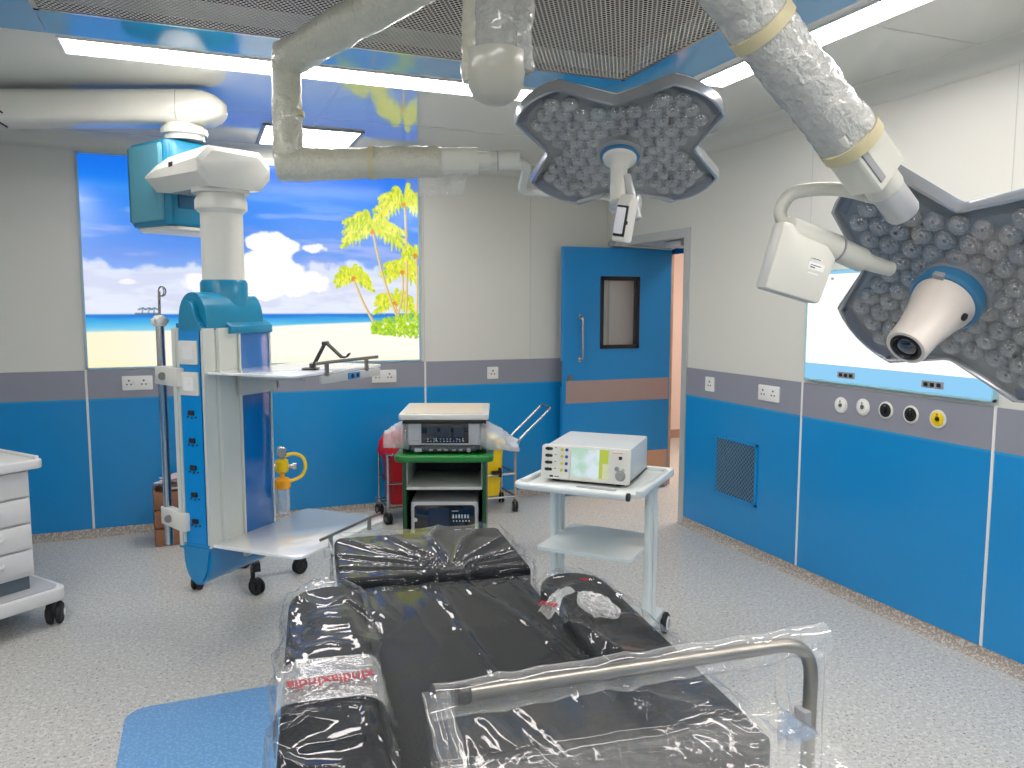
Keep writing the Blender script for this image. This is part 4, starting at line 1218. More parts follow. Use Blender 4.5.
Mc = basis((-.80, -.60, 0), (.10, -.14, .985), (-.59, .79, .17), (1.400, 2.44, 1.900))
cb = control_box(t1, Mc, .08, .05, .165)
bm = B(); b2(bm, (.0405, -.055, -.016), (.043, .035, .018), .003, M=Mc); ob('control_panel', bm, mat('panel_white', (236, 236, 240), .2), cb, world=True)
bm = B(); b2(bm, (.0395, -.064, -.024), (.0415, .042, .018), .003, M=Mc); b2(bm, (.041, -.022, -.030), (.044, -.010, -.024), M=Mc); ob('panel_edge', bm, PBLACK, cb, world=True)

# --- lamp 2 (right, near)
H2 = basis((.338, -.905, -.258), (-.501, -.405, .765), (-.797, -.13, -.59), (1.964, 1.591, 1.641))
t2 = thing('surgical_light', 'large near surgical light at the right with a camera in its thick handle', 'surgical light', (1.964, 1.591, 1.641))
L2, add2 = lamp_head(t2, H2)
bm = B(); lathe(bm, [(.105, -.012), (.100, .012), (.092, .018)], 32); add2('hub', bm, PGREY)
bm = B(); lathe(bm, [(.088, .012), (.097, .020), (.097, .052), (.090, .058), (.080, .058)], 32); add2('hub_ring', bm, mat('hub_blue'))
bm = B(); lathe(bm, [(.084, .056), (.082, .075), (.070, .12), (.058, .19), (.055, .255), (.052, .262), (.043, .262), (.041, .252), (.0, .252)], 32); add2('camera_handle', bm, mat('warm_white', (216, 208, 198), .3))
bm = B(); lathe(bm, [(.0415, .248), (.0415, .264), (.036, .266), (.030, .256), (.0, .256)], 28); add2('lens_ring', bm, PBLACK)
bm = B(); lathe(bm, [(.030, .2565), (.026, .262), (.012, .266), (.0, .267)], 24); add2('camera_lens', bm, mat('dark_lens', (14, 26, 44), .05, coat=1.0, spec=1.0))
bm = B(); cyl(bm, (.066, .009, .100), (.0785, .010, .103), .0105, seg=14); add2('handle_button', bm, PBLACK)
bm = B(); b2(bm, (-.03, .083, .048), (-.0, .097, .066), .002); add2('handle_catch', bm, PGREY)
# arm
D0 = Vector((.95, 1.50, 2.44)); D1 = Vector((1.483, 1.507, 1.998)); D2 = Vector((1.665, 1.533, 1.840)); dd = (D2-D0).normalized()
wrap_tube(t2, 'wrapped_spring_arm', [D0, D1+dd*.01], .071, WRAPG, seed=11, sub=90, seg=28, amp=.14)
tape_ring(t2, D1+dd*.0, dd, .077, .03); tape_ring(t2, D0.lerp(D1, .48), dd, .078, .03)
bm = B(); tube(bm, [D1-dd*.05, D1+dd*.125], 0, prof=rrect(.115, .10, .012, 3), up=(0, 1, 0)); ob('spring_arm_cover', bm, ARM, t2, world=True, smooth=30)
bm = B(); tube(bm, [D1-dd*.04+Vector((-.03, -.052, -.02)), D1+dd*.12+Vector((-.03, -.052, -.02))], 0, prof=rrect(.02, .006, .002, 2), up=(0, 1, 0)); ob('arm_groove', bm, PGREY, t2, world=True, smooth=30)
bm = B(); lathe(bm, [(.046, 0), (.046, .045), (.043, .05)], 26, M=Matrix.Translation(D1+dd*.12) @ zdir(dd)); ob('arm_collar', bm, ARM, t2, world=True)
bm = B(); lathe(bm, [(.042, .05), (.042, .13), (.038, .138), (.0, .138)], 26, M=Matrix.Translation(D1+dd*.12) @ zdir(dd)); ob('arm_end', bm, mat('gimbal_grey'), t2, world=True)
bm = B(); q = D1+dd*.145; cyl(bm, q+Vector((-.035, -.033, -.012)), q+Vector((-.037, -.036, -.013)), .006, seg=8); ob('arm_screw', bm, PBLACK, t2, world=True)
bm = B(); tube(bm, [(1.645, 1.55, 1.87), (1.555, 1.62, 1.905), (1.455, 1.68, 1.895), (1.435, 1.70, 1.84), (1.465, 1.685, 1.80), (1.525, 1.64, 1.755)], .0175, rad=.055, seg=14); ob('yoke', bm, ARM, t2, world=True)
bm = B(); cyl(bm, (1.43, 1.66, 1.797), (1.60, 1.66, 1.752), .036, bev=.004); cyl(bm, (1.60, 1.66, 1.752), (1.70, 1.665, 1.722), .033, bev=.004); cyl(bm, (1.69, 1.665, 1.724), (1.80, 1.66, 1.70), .024, .02); ob('gimbal', bm, ARM, t2, world=True)
bm = B(); cyl(bm, (1.598, 1.66, 1.7525), (1.603, 1.66, 1.751), .037); ob('gimbal_ring', bm, PGREY, t2, world=True)
Mc2 = basis((.94, -.21, -.26), (.24, -.09, .965), (-.23, -.97, -.03), (1.455, 1.645, 1.70))
bm = B(); prism(bm, [(-.082, -.080), (.078, -.080), (.088, .045), (.055, .070), (-.03, .078), (-.055, .098), (-.085, .095), (-.082, .06)], -.032, .032, bev=.010, M=Mc2); cb2 = ob('control_box', bm, PCREAM, t2, world=True, smooth=30)
bm = B(); b2(bm, (.015, -.0, .0325), (.060, .018, .0335), M=Mc2); b2(bm, (.018, .026, .0325), (.05, .030, .0335), M=Mc2); b2(bm, (.018, -.012, .0325), (.048, -.008, .0335), M=Mc2); ob('rating_label', bm, mat('label_white', (240, 240, 236), .4), cb2, world=True, label='white label on the grey box', smooth=0)
bm = B(); b2(bm, (.020, .004, .0335), (.034, .007, .0339), M=Mc2); b2(bm, (.020, .010, .0335), (.050, .012, .0339), M=Mc2); b2(bm, (.02, .027, .0335), (.044, .0285, .0339), M=Mc2); ob('label_print', bm, mat('print_grey', (90, 92, 96), .6), cb2, world=True, smooth=0)

# --- centre arm, wrapped, hanging from the same mount
t3 = thing('wrapped_boom', 'bubble-wrapped boom end hanging at the top centre below the grille', 'equipment boom', (MX, MY, ZC))
bm = B(); lathe(bm, [(.085, 2.43), (.085, 2.64), (.20, 2.64), (.22, ZC-.013)], 28, M=T((MX, MY, 0))); ob('ceiling_mount', bm, PCREAM, t3, world=True)
wrap_tube(t3, 'wrapped_cover', [(.80, 2.13, 2.60), (.80, 2.13, 2.235)], .066, WRAPG, seed=21, sub=34, amp=.12)
wrap_tube(t3, 'wrapped_side', [(.865, 2.115, 2.60), (.868, 2.115, 2.25)], .040, WRAPG, seed=31, sub=34, amp=.28)
wrap_tube(t3, 'wrapped_side', [(.742, 2.15, 2.60), (.742, 2.15, 2.22)], .033, WRAP, seed=33, sub=34, amp=.25)
bm = B(); lathe(bm, [(0, 2.160), (.035, 2.163), (.062, 2.180), (.078, 2.21), (.083, 2.25), (.083, 2.30)], 28, M=T((.80, 2.13, 0))); ob('arm_end_cap', bm, mat('grey_cap', (184, 184, 170), .3, coat=.3), t3, world=True)
bm = B(); tube(bm, [(.80, 2.13, 2.56), (MX, MY, 2.5)], .055, seg=16); ob('upper_arm', bm, ARM, t3, world=True)

# ================================================================== OPERATING TABLE
TA = math.radians(-7.5)
tab = thing('operating_table', 'black padded operating table wrapped in clear plastic film in the foreground', 'operating table', (.487, 1.20, 0), TA)
TM = WM[tab.name]
def tob(name, bm, m, p=tab, **k): return ob(name, bm, m, p, **k)
bm = B(); prism(bm, rrect(.46, 1.0, .09), .0, .10, bev=.02); prism(bm, rrect(.40, .6, .08), .10, .16, bev=.02); tob('table_foot', bm, PCREAM)
bm = B(); prism(bm, rrect(.22, .30, .05), .15, .42); prism(bm, rrect(.17, .25, .04), .42, .70); tob('table_column', bm, mat('gimbal_grey'))
bm = B(); b2(bm, (-.22, -.95, .70), (.22, .80, .745), .01); b2(bm, (-.20, .80, .71), (.20, 1.22, .745), .01); tob('table_frame', bm, STEELD)
for s in (-1, 1):
    bm = B(); b2(bm, (s*.262-.005, -.85, .705), (s*.262+.005, .78, .735)); tob('side_rail', bm, STEEL)
def pad(name, x0, x1, y0, y1, z0, z1, r=.02, m=VINYL, **k):
    bm = B(); prism(bm, rrect(x1-x0, y1-y0, r*1.4, cx=(x0+x1)/2, cy=(y0+y1)/2), z0, z1, bev=r*.8, seg=3); return tob(name, bm, m, **k)
hp = pad('head_pad', -.272, .272, .858, 1.29, .752, .85)
bp_ = pad('body_pad', -.257, .257, -.95, .848, .75, .825)
def armpad(cx, y0, y1, wd, zt, th=.075):
    """rounded-end arm board pad"""
    poly = [(cx-wd/2, y0+.03), (cx-wd/2+.03, y0), (cx+wd/2-.03, y0), (cx+wd/2, y0+.03)]
    for k in range(13):
        a = PI*k/12; poly.append((cx+wd/2*math.cos(a), y1-wd*.55+wd*.55*math.sin(a)))
    bm = B(); prism(bm, poly, zt-th, zt, bev=.018, seg=3); return bm, poly
bmL, polyL = armpad(-.308, -.45, .755, .18, .885); apL = tob('arm_board', bmL, VINYL)
bmR, polyR = armpad(.334, -.15, .76, .185, .865); apR = tob('arm_board', bmR, VINYL)
bm = B()
for s, y in ((-1, .3), (-1, -.2), (1, .35), (1, .05)): b2(bm, (min(s*.26, s*.40), y-.025, .755), (max(s*.26, s*.40), y+.025, .795), .004)
tob('arm_board_clamp', bm, STEELD)

def film_shell(name, par, x0, x1, y0, y1, z0, z1, nx, ny, hfun, mask=None, m=FILM, r=.03):
    """a sheet of film over a block: flat top, rolled over the edges and hanging down the sides"""
    bm = B(); W_ = x1-x0; D_ = y1-y0; dr_ = z1-z0
    def prof(t, L):           # t in 0..1 across the whole sheet incl. the hanging sides
        tot = L+2*dr_; s = t*tot
        if s < dr_: return 0.0, -(dr_-s)
        if s > dr_+L: return L, -(s-dr_-L)
        return s-dr_, 0.0
    def fn(u, v):
        a, da = prof(u, W_); b_, db = prof(v, D_)
        x = x0+a; y = y0+b_; z = z1+max(min(da, 0)+min(db, 0), -dr_)
        # soften the corner
        for dd_, s in ((da, 0), (db, 0)):
            if -r < dd_ < 0: pass
        nx_ = -1 if da < 0 and a < W_/2 else (1 if da < 0 else 0); ny_ = -1 if db < 0 and b_ < D_/2 else (1 if db < 0 else 0)
        h = hfun(x+nx_*da*-.7, y+ny_*db*-.7, z)
        return Vector((x+nx_*(.004+h), y+ny_*(.004+h), z+(0 if (nx_ or ny_) else h)+(.004 if not (nx_ or ny_) else 0)))
    grid_surface(bm, fn, nx, ny)
    return ob(name, bm, m, par, smooth=180)
def ridge(x): return (1-abs(2*(x-math.floor(x))-1))
def nz(x, y, z=0, s=1): return noise.noise(Vector((x*s, y*s, z*s)))
# head film: folds running to the tied knot at the front middle
def h_head(x, y, z):
    dx, dy = x-.035, y-.87; r_ = math.hypot(dx, dy); a = math.atan2(dy, dx)
    k = ridge(a*2.9+nz(x, y, 0, 4)*.35)**4*.022*math.exp(-r_*2.2)*min(1, r_*14)
    return .003+k*1.15+.004*abs(nz(x, y, 1, 6))
film_shell('head_film', hp, -.275, .275, .855, 1.294, .752, .852, 130, 120, h_head)
def h_body(x, y, z):
    e = abs(x)/.257
    long_ = ridge((x+.04*nz(x, y, 0, 2))*6.5+.4*nz(0, y, 2, 2))**7*.008*(.4+nz(x, y, 5, 1.5))
    cr = max(0, noise.ridged_multi_fractal(Vector((x*8+y*1.2, y*1.3-x*.8, 1.7)), .9, 2.1, 4, 1.0, 2.0)-1.15)*.010
    return .0035+max(long_, 0)+cr+.0012*abs(nz(x, y*.3, 1, 10))
film_shell('body_film', bp_, -.262, .262, -.954, .838, .752, .827, 150, 300, h_body)
def arm_film(par, poly, zt, th, seed, name='arm_film', y_lo=-9, amp=1.0, m=FILM):
    """sleeve of film drawn over an arm board, bunched and folded"""
    cx = sum(p[0] for p in poly)/len(poly); ymin = min(p[1] for p in poly); ymax = max(p[1] for p in poly)
    y0 = max(ymin, y_lo); bm = B()
    xs = lambda y: (max([0]+[abs(p[0]-cx) for p in poly]))
    wd = xs(0)
    def hw(y):
        k = ymax-wd*1.1
        if y > k: return wd*math.sqrt(max(0.0, 1-((y-k)/(ymax-k))**2))
        return wd
    n = 180; mseg = 72; rings = []
    for j in range(n+1):
        y = y0-.015+(ymax+.010-y0+.015)*j/n
        w_ = hw(min(y, ymax-1e-4))+.006
        ring = []
        for i in range(mseg):
            a = 2*PI*i/mseg; c_, s_ = math.cos(a), math.sin(a)
            ex = abs(c_)**.35*(1 if c_ > 0 else -1); ez = abs(s_)**.55*(1 if s_ > 0 else -1)
            x = cx+w_*ex; z = zt-th/2+(th/2+.005)*ez
            p = Vector((x*11, y*2.1, z*9))
            h = (noise.ridged_multi_fractal(p+Vector((seed, 0, seed)), .9, 2.0, 5, 1.0, 2.0)-.6)*.009*amp
            h += .010*amp*ridge(x*9+y*3+nz(x, y, seed, 6)*.9)**4
            ring.append(bm.verts.new((x+h*c_, y, z+max(h, -.002)*(.5+.5*abs(s_))*(1 if s_ > 0 else -1))))
        rings.append(ring)
    for a, b_ in zip(rings, rings[1:]):
        for i in range(mseg): bm.faces.new((a[i], a[(i+1) % mseg], b_[(i+1) % mseg], b_[i]))
    return ob(name, bm, m, par, smooth=180)
arm_film(apL, polyL, .885, .075, 2.3, amp=1.1)
arm_film(apR, polyR, .865, .075, 7.7, amp=1.2)
# milky band with red lettering round the left arm board
bm = B()
def band(u, v):
    y0 = .07+.075*math.sin(u*PI*.9+.2)-.06*u; y = y0+v*.17*(.75+.5*u); a = PI*1.15-u*PI*1.3
    c_, s_ = math.cos(a), math.sin(a)
    ex = abs(c_)**.35*(1 if c_ > 0 else -1); ez = abs(s_)**.55*(1 if s_ > 0 else -1)
    return Vector((-.308+.101*ex, y, .885-.0375+.052*ez+.004*nz(u*6, v*3, 1)+.004))
grid_surface(bm, band, 50, 16); fb = ob('printed_film_band', bm, film('band_film', .10, .45, .1, bump=.4, bscale=40), apL, smooth=180)
REDM = mat('red_print', (150, 8, 32), .5)
text(apL, 'xIndiaxIndia', .050, Matrix.Translation((-.308, .170, .9125)) @ Matrix.Rotation(PI+.07, 4, 'Z') @ Matrix.Diagonal((.66, 1, 1, 1)), REDM, 'red_lettering', bold=.0006)
# tied tail on the right arm board, with red print
bm = B()
grid_surface(bm, lambda u, v: Vector((.185+v*.105+(u-.5)*(.045-.03*math.sin(v*PI)), .42+v*.145-(u-.5)*.03, .885+.02*math.sin(v*PI)+.008*math.sin(u*9)*math.cos(v*4)+.012*abs(nz(u*3, v*4, 2)))), 14, 24)
ob('tied_film_tail', bm, FILMW, apR, smooth=180)
bm = B()
for k in range(22):
    pass
def knot(u, v):
    c_, s_ = math.cos(2*PI*u), math.sin(2*PI*u); k = math.sin(PI*v*.9+.12)**.7
    w_ = k*(1+.45*nz(c_*2.2, s_*2.2+v*5, 4)+.25*abs(nz(c_*5, s_*5+v*9, 9)))
    return Vector((.300+.030*c_*w_+.035*v+.012*nz(v*4, 3), .525-.15*v, .888+.020*s_*w_+.006*nz(c_*6, v*8, 2)))
grid_surface(bm, knot, 40, 34, closeu=True)
ob('film_knot', bm, FILMW, apR, smooth=180)
text(apR, 'Ind', .034, Matrix.Translation((.190, .432, .909)) @ Matrix.Rotation(2.5, 4, 'Z'), REDM, 'red_lettering', bold=.001)
text(apR, 'ia', .030, Matrix.Translation((.315, .535, .922)) @ Matrix.Rotation(.4, 4, 'Z'), REDM, 'red_lettering', bold=.001)

# ================================================================== SCREEN BAR in a plastic bag
t = thing('screen_bar', 'bent steel bar in a clear plastic bag standing across the table end', 'rail', (1.0, 1.05, 0))
P0, P1, P2, P3 = Vector((.372, 1.105, 1.0)), Vector((.70, 1.078, 1.002)), Vector((.992, 1.045, 1.008)), Vector((.990, 1.045, .60))
bm = B(); tube(bm, [P0, P1, P2, P3], .0125, rad=[0, .2, .07, 0], seg=16); bar = ob('bar', bm, STEELD, t, world=True)
bm = B(); cyl(bm, P0-(P1-P0).normalized()*.022, P0, .0165, bev=.004); ob('end_cap', bm, PBLACK, t, world=True)
bm = B(); b2(bm, (.968, 1.03, .83), (.985, 1.06, .885), .004); ob('bar_clip', bm, PGREY, t, world=True)
bm = B(); tube(bm, [(.990, 1.045, .61), (.990, 1.045, .73), (.80, 1.10, .735), (.755, 1.11, .735)], .010, rad=.04, seg=10); ob('bar_bracket', bm, STEELD, t, world=True)
# sleeve of the bag round the bar, then the hanging sheet
def bagpt(s):
    """centre line along the bar from beyond the cap to the bend"""
    a = Vector((.315, 1.11, .998)); 
    return a.lerp(Vector((1.018, 1.045, 1.012)), s)
bm = B()
def sleeve(u, v):
    p = bagpt(v); a = 2*PI*u
    r = .024+.006*nz(v*14, u*3, 1)+.010*(ridge(v*3.3)**6)*.4
    dy, dz = math.cos(a), math.sin(a)
    if dz < -.3: r *= 1.35
    return p+Vector((0, dy*r*.8, dz*r))
grid_surface(bm, sleeve, 24, 120, closeu=True); ob('bag_sleeve', bm, FILMB, t, world=True, smooth=180)
def sheet(side):
    def fn(u, v):
        x = .305+u*(1.035-.305)
        top = bagpt(u)
        over = x < .93
        # hanging: over the table it comes forward and lies on it, beyond the table it hangs free
        k = 1/(1+math.exp((x-.93)/.012))
        drop = v*.42
        zt = max(top.z-.02-drop, .90) if k > .5 else top.z-.02-drop
        if k > .5:
            free = min(drop, top.z-.02-.90); fwd = (drop-free)*.9+free*.25
        else: fwd = drop*.06
        y = top.y-fwd*1.0+side*.012+.012*nz(x*9, v*4, side*3)
        return Vector((x+.008*nz(v*9, x*3, side), y, zt+.006*abs(nz(x*16, v*9, side+2))))
    return fn
for s in (-1, 1):
    bm = B(); grid_surface(bm, sheet(s), 120, 40)
    # split where table ends so the free part is not joined by a stretched strip
    bad = [f for f in bm.faces if max(v.co.z for v in f.verts)-min(v.co.z for v in f.verts) > .09]
    bmesh.ops.delete(bm, geom=bad, context='FACES')
    ob('bag_sheet', bm, film('thin_bag', .015, .16, .05, bump=.12, bscale=18, gloss=.04), t, world=True, smooth=180)
for x, wd in ((.317, .022), (1.012, .020)):
    bm = B(); z0, z1 = (.905, 1.01) if x < .5 else (.56, 1.0)
    grid_surface(bm, lambda u, v: Vector((x+(u-.5)*wd*2+.004*nz(v*8, u*2), (1.108 if x < .5 else 1.045)-(.16*(1-v) if x < .5 else 0)+.008*math.sin(u*8), z0+(z1-z0)*v)), 10, 30)
    ob('bag_fold', bm, FILMB, t, world=True, smooth=180)

# ================================================================== INSTRUMENT TROLLEY with monitor
tr = thing('instrument_trolley', 'white two-shelf trolley on wheels carrying the touchscreen unit', 'trolley', (1.72, 3.20, 0), math.radians(-48))
# local: +x to the right, -y is the front edge
TW, TD, TZ = .57, .535, .812
TRW = mat('trolley_white', (214, 222, 220), .3, coat=.2)
bm = B(); prism(bm, rrect(TW, TD, .045), TZ-.03, TZ-.012, bev=.004)
prism(bm, rrect(TW, .03, .014, cy=TD/2-.015), TZ-.02, TZ+.006, bev=.005); prism(bm, rrect(.03, TD, .014, cx=TW/2-.015), TZ-.03, TZ+.004, bev=.005); prism(bm, rrect(.03, TD, .014, cx=-TW/2+.015), TZ-.03, TZ+.004, bev=.005)
ob('tray_top', bm, TRW, tr, smooth=30)
bm = B(); tube(bm, [(-TW/2-.01, -TD/2+.06, TZ-.022), (-TW/2-.012, -TD/2-.018, TZ-.022), (TW/2-.06, -TD/2-.018, TZ-.022)], .017, rad=.05, seg=12); ob('front_handle', bm, TRW, tr)
bm = B(); cyl(bm, (TW/2-.06, -TD/2-.018, TZ-.022), (TW/2-.048, -TD/2-.018, TZ-.022), .018); ob('handle_plug', bm, PBLACK, tr)
bm = B(); b2(bm, (-.02, -TD/2+.02, TZ-.012), (.16, -TD/2+.045, TZ-.009), .001); ob('tray_slot', bm, PGREY, tr)
for sx in (-1, 1):
    for y in (.015, .095):
        bm = B(); prism(bm, rrect(.030, .045, .008, cx=sx*.235, cy=y), .10, TZ-.03); 
        b2(bm, (sx*.235+sx*.0152-.0015, y-.012, .12), (sx*.235+sx*.0152+.0015, y+.012, TZ-.05)); ob('post', bm, TRW, tr)
bm = B(); prism(bm, rrect(TW-.12, TD-.10, .02), .478, .496, bev=.003); ob('middle_shelf', bm, mat('shelf_pale', (206, 214, 212), .3), tr)
bm = B()
for sx in (-1, 1): b2(bm, (sx*.225-.03, -TD/2+.0, .075), (sx*.225+.03, TD/2-.0, .115), .01)
b2(bm, (-.22, -.04, .085), (.22, .10, .105), .004); ob('trolley_base', bm, TRW, tr)
bm = B(); b2(bm, (-.20, -.22, .106), (.20, .22, .118), .003); ob('lower_shelf', bm, mat('shelf_pale'), tr)
for sx in (-1, 1):
    for sy in (-1, 1):
        x, y = sx*.235, sy*.235
        bw = B(); c = Vector((x+sx*.03, y, .052)); cyl(bw, c-Vector((.014, 0, 0)), c+Vector((.014, 0, 0)), .052, seg=26, bev=.008)
        bf = B(); cyl(bf, c-Vector((.018, 0, 0)), c+Vector((.018, 0, 0)), .034, seg=22, bev=.003); box(bf, (x, y, .075), (.03, .04, .04), .008); cyl(bf, (x, y, .05), (x, y, .08), .012)
        fo = ob('caster_fork', bf, PWHITE, tr); ob('caster_wheel', bw, RUBBER, fo)
        bm = B(); cyl(bm, c-Vector((.0185, 0, 0)), c+Vector((.0185, 0, 0)), .024, seg=20); cyl(bm, c-Vector((.019, 0, 0)), c+Vector((.019, 0, 0)), .010, seg=12); ob('wheel_hub', bm, PGREY, fo)

mo = thing('touchscreen_unit', 'white electrosurgical unit with glowing touchscreen on the white trolley', 'medical device', (1.715, 3.215, TZ-.011), math.radians(-44))
MW_, MD, MH = .39, .37, .162
bm = B(); prism(bm, [(-MD/2, 0.018), (MD/2, .018), (MD/2, MH+.012), (-MD/2+.018, MH)], -MW_/2, MW_/2, bev=.006, M=Matrix(((0, 0, 1, 0), (1, 0, 0, 0), (0, 1, 0, 0), (0, 0, 0, 1)))); ob('housing', bm, mat('device_grey', (190, 196, 198), .35), mo)
bm = B()
for sx in (-1, 1):
    for sy in (-1, 1): cyl(bm, (sx*.15, sy*.15, 0), (sx*.15, sy*.15, .02), .02, .016, 12)
ob('rubber_feet', bm, RUBBER, mo)
# sloping face: x across, y up, z out of the face
FA = math.atan2(.018, MH-.018)
FMx = Matrix.Translation((0, -MD/2-.001, .018)) @ Matrix.Rotation(PI/2-FA, 4, 'X')
fh = (MH-.018)/math.cos(FA)
bm = B(); prism(bm, rrect(MW_+.016, fh+.012, .012, cy=fh/2), -.002, .010, bev=.004, M=FMx); prism(bm, rrect(.135, fh+.004, .010, cx=-.140, cy=fh/2), .010, .018, bev=.004, M=FMx); fp = ob('front_panel', bm, mat('panel_cream', (226, 226, 218), .3), mo)
def scr(name, lo, hi, z0, z1, m, **k):
    bm = B(); b2(bm, (*lo, z0), (*hi, z1), M=FMx); return ob(name, bm, m, fp, smooth=0, **k)
def screen_mat():
    m = bpy.data.materials.new('touchscreen'); m.use_nodes = True; nt = m.node_tree
    b = nt.nodes['Principled BSDF']; b.inputs['Base Color'].default_value = (.03, .03, .03, 1); b.inputs['Roughness'].default_value = .15
    tc = nt.nodes.new('ShaderNodeTexCoord'); n = nt.nodes.new('ShaderNodeTexNoise'); n.inputs['Scale'].default_value = 14; n.inputs['Detail'].default_value = 2
    nt.links.new(tc.outputs['Object'], n.inputs[0])
    cr = nt.nodes.new('ShaderNodeValToRGB'); cr.color_ramp.elements[0].position = .42; cr.color_ramp.elements[0].color = col(186, 224, 202); cr.color_ramp.elements[1].position = .60; cr.color_ramp.elements[1].color = col(226, 240, 248)
    nt.links.new(n.outputs['Fac'], cr.inputs[0]); nt.links.new(cr.outputs[0], b.inputs['Emission Color']); b.inputs['Emission Strength'].default_value = .85
    return m
scr('touchscreen', (-.068, .012), (.070, fh-.004), .010, .0115, screen_mat(), label='glowing pale touchscreen')
scr('screen_side_menu', (.062, .012), (.104, fh-.004), .010, .0118, emis('lime_glow', (196, 214, 90), .8), label='lime green strip of the screen')
scr('screen_side_menu', (.078, .012), (.104, fh*.55), .0118, .012, emis('lime_pale_glow', (226, 228, 190), .8))
for k in range(4):
    y = .034+k*.031
    bm = B(); prism(bm, rrect(.036, .013, .006, cx=-.172, cy=y+.004), .018, .021, bev=.001, M=FMx); cyl(bm, FMx @ Vector((-.176, y+.004, .02)), FMx @ Vector((-.176, y+.004, .0225)), .008, seg=12); ob('output_socket', bm, PBLACK, fp)
    for cx, m, nm in ((-.109, mat('button_yellow', (214, 204, 40), .4), 'yellow_button'), (-.088, mat('button_blue', (34, 84, 160), .4), 'blue_button')):
        bm = B(); lathe(bm, [(.0075, 0), (.007, .003), (0, .0035)], 14, M=FMx @ T((cx, y+.003, .018))); ob(nm, bm, m, fp)
    bm = B(); b2(bm, (-.145, y+.008, .018), (-.136, y+.011, .0185), M=FMx); ob('port_mark', bm, PBLACK, fp, smooth=0)
bm = B(); b2(bm, (-.165, .004, .018), (-.148, .012, .020), .001, M=FMx); b2(bm, (-.143, .006, .018), (-.12, .0095, .0185), M=FMx); ob('power_mark', bm, PBLACK, fp, smooth=0)
for (cx, cy, r, h, m) in ((.160, .032, .020, .014, PGREY), (.143, .062, .009, .005, PGREY), (.172, .058, .006, .003, mat('pale_green', (180, 200, 150), .4))):
    bm = B(); lathe(bm, [(r, 0), (r*.95, h*.7), (r*.8, h), (0, h)], 20, M=FMx @ T((cx, cy, .010))); lathe(bm, [(r*1.2, 0), (r*1.15, .002), (0, .002)], 20, M=FMx @ T((cx, cy, .010))); ob('dial', bm, m, fp)
bm = B(); b2(bm, (.150, fh-.042, .010), (.165, fh-.028, .012), .001, M=FMx); ob('logo_plate', bm, DARK, fp)
bm = B(); b2(bm, (.120, fh-.016, .010), (.168, fh-.013, .0105), M=FMx); ob('brand_print', bm, mat('orange_print', (220, 140, 90), .5), fp, smooth=0)
bm = B(); prism(bm, rrect(MW_+.01, MD+.01, .01), .0165, .019); ob('base_shadow_gap', bm, PBLACK, mo, label='black plate standing for the shadow gap under the unit')  # shade under the housing painted as a thin black sheet
# cable hanging behind the trolley
t = thing('power_cable', 'black power cable with a plug sagging behind the white trolley top', 'cable', (1.70, 3.60, .6))
bm = B(); tube(bm, [(1.52, 3.50, .77), (1.56, 3.62, .66), (1.64, 3.72, .64), (1.78, 3.66, .67), (1.90, 3.46, .77)], .005, rad=.09, seg=8); ob('cable', bm, PBLACK, t, world=True)
bm = B(); cyl(bm, (1.62, 3.69, .645), (1.68, 3.70, .65), .016, bev=.004); ob('plug', bm, PBLACK, t, world=True)

# ================================================================== VIDEO CART (green and white)
vc = thing('equipment_cart', 'green and white equipment cart in front of the blue back wall', 'cart', (1.445, 4.735, 0), math.radians(-21))
# local: -y is the front
VW, VD = .51, .56
WTOP = .945
bm = B()
for sx in (-1, 1): b2(bm, (sx*(VW/2-.012)-.012, -VD/2+.03, .10), (sx*(VW/2-.012)+.012, VD/2, .66), .004)
ob('side_panel', bm, mat('cart_green_frame', (14, 70, 34), .35), vc)
bm = B()
for sx in (-1, 1): b2(bm, (sx*(VW/2-.012)-.011, -VD/2+.06, .70), (sx*(VW/2-.012)+.011, VD/2-.02, WTOP-.03), .004)
b2(bm, (-VW/2, VD/2-.03, .70), (VW/2, VD/2-.015, WTOP-.03)); ob('upper_frame', bm, mat('dark_frame', (28, 32, 36), .4), vc)
bm = B(); b2(bm, (-VW/2+.01, VD/2-.02, .12), (VW/2-.01, VD/2-.008, .66)); ob('back_panel', bm, mat('dark_frame'), vc)
bm = B(); prism(bm, rrect(VW+.03, VD+.01, .02), WTOP-.032, WTOP, bev=.004)
o = ob('top_shelf', bm, mat('grey_shelf', (198, 200, 196), .35), vc)
bm = B(); prism(bm, rrect(VW-.05, VD-.08, .01, cy=-.0), WTOP, WTOP+.003); ob('beige_inlay', bm, mat('beige_inlay', (206, 196, 178), .4), o, label='beige inlay of the top')
bm = B(); prism(bm, rrect(VW-.03, .03, .012, cy=-VD/2+.01), WTOP-.055, WTOP-.030, bev=.004); ob('shelf_lip', bm, PBLACK, vc)
bm = B(); prism(bm, rrect(VW+.09, VD+.04, .05), .655, .70, bev=.014, seg=3); ob('green_shelf', bm, DGREEN, vc, label='glossy green shelf')
bm = B(); b2(bm, (-VW/2+.025, -VD/2+.03, .478), (VW/2-.025, VD/2-.03, .496), .003)
ob('inner_shelf', bm, mat('grey_shelf'), vc)
for sx in (-1, 1):
    bm = B(); b2(bm, (sx*(VW/2-.027)-.003, -VD/2+.05, .485), (sx*(VW/2-.027)+.003, VD/2-.04, .65)); ob('bay_lining', bm, mat('grey_shelf'), vc)
bm = B(); b2(bm, (-VW/2, -VD/2, .13), (VW/2, VD/2, .165), .006); ob('bottom_shelf', bm, mat('grey_shelf'), vc)
for sx in (-1, 1):
    for sy in (-1, 1):
        bw, bf = B(), B(); caster(bw, bf, sx*(VW/2-.03), sy*(VD/2-.04), .045, .8*sx+sy, .03, .135)
        fo = ob('caster_fork', bf, STEELD, vc); ob('caster_wheel', bw, RUBBER, fo)
VM = WM[vc.name]
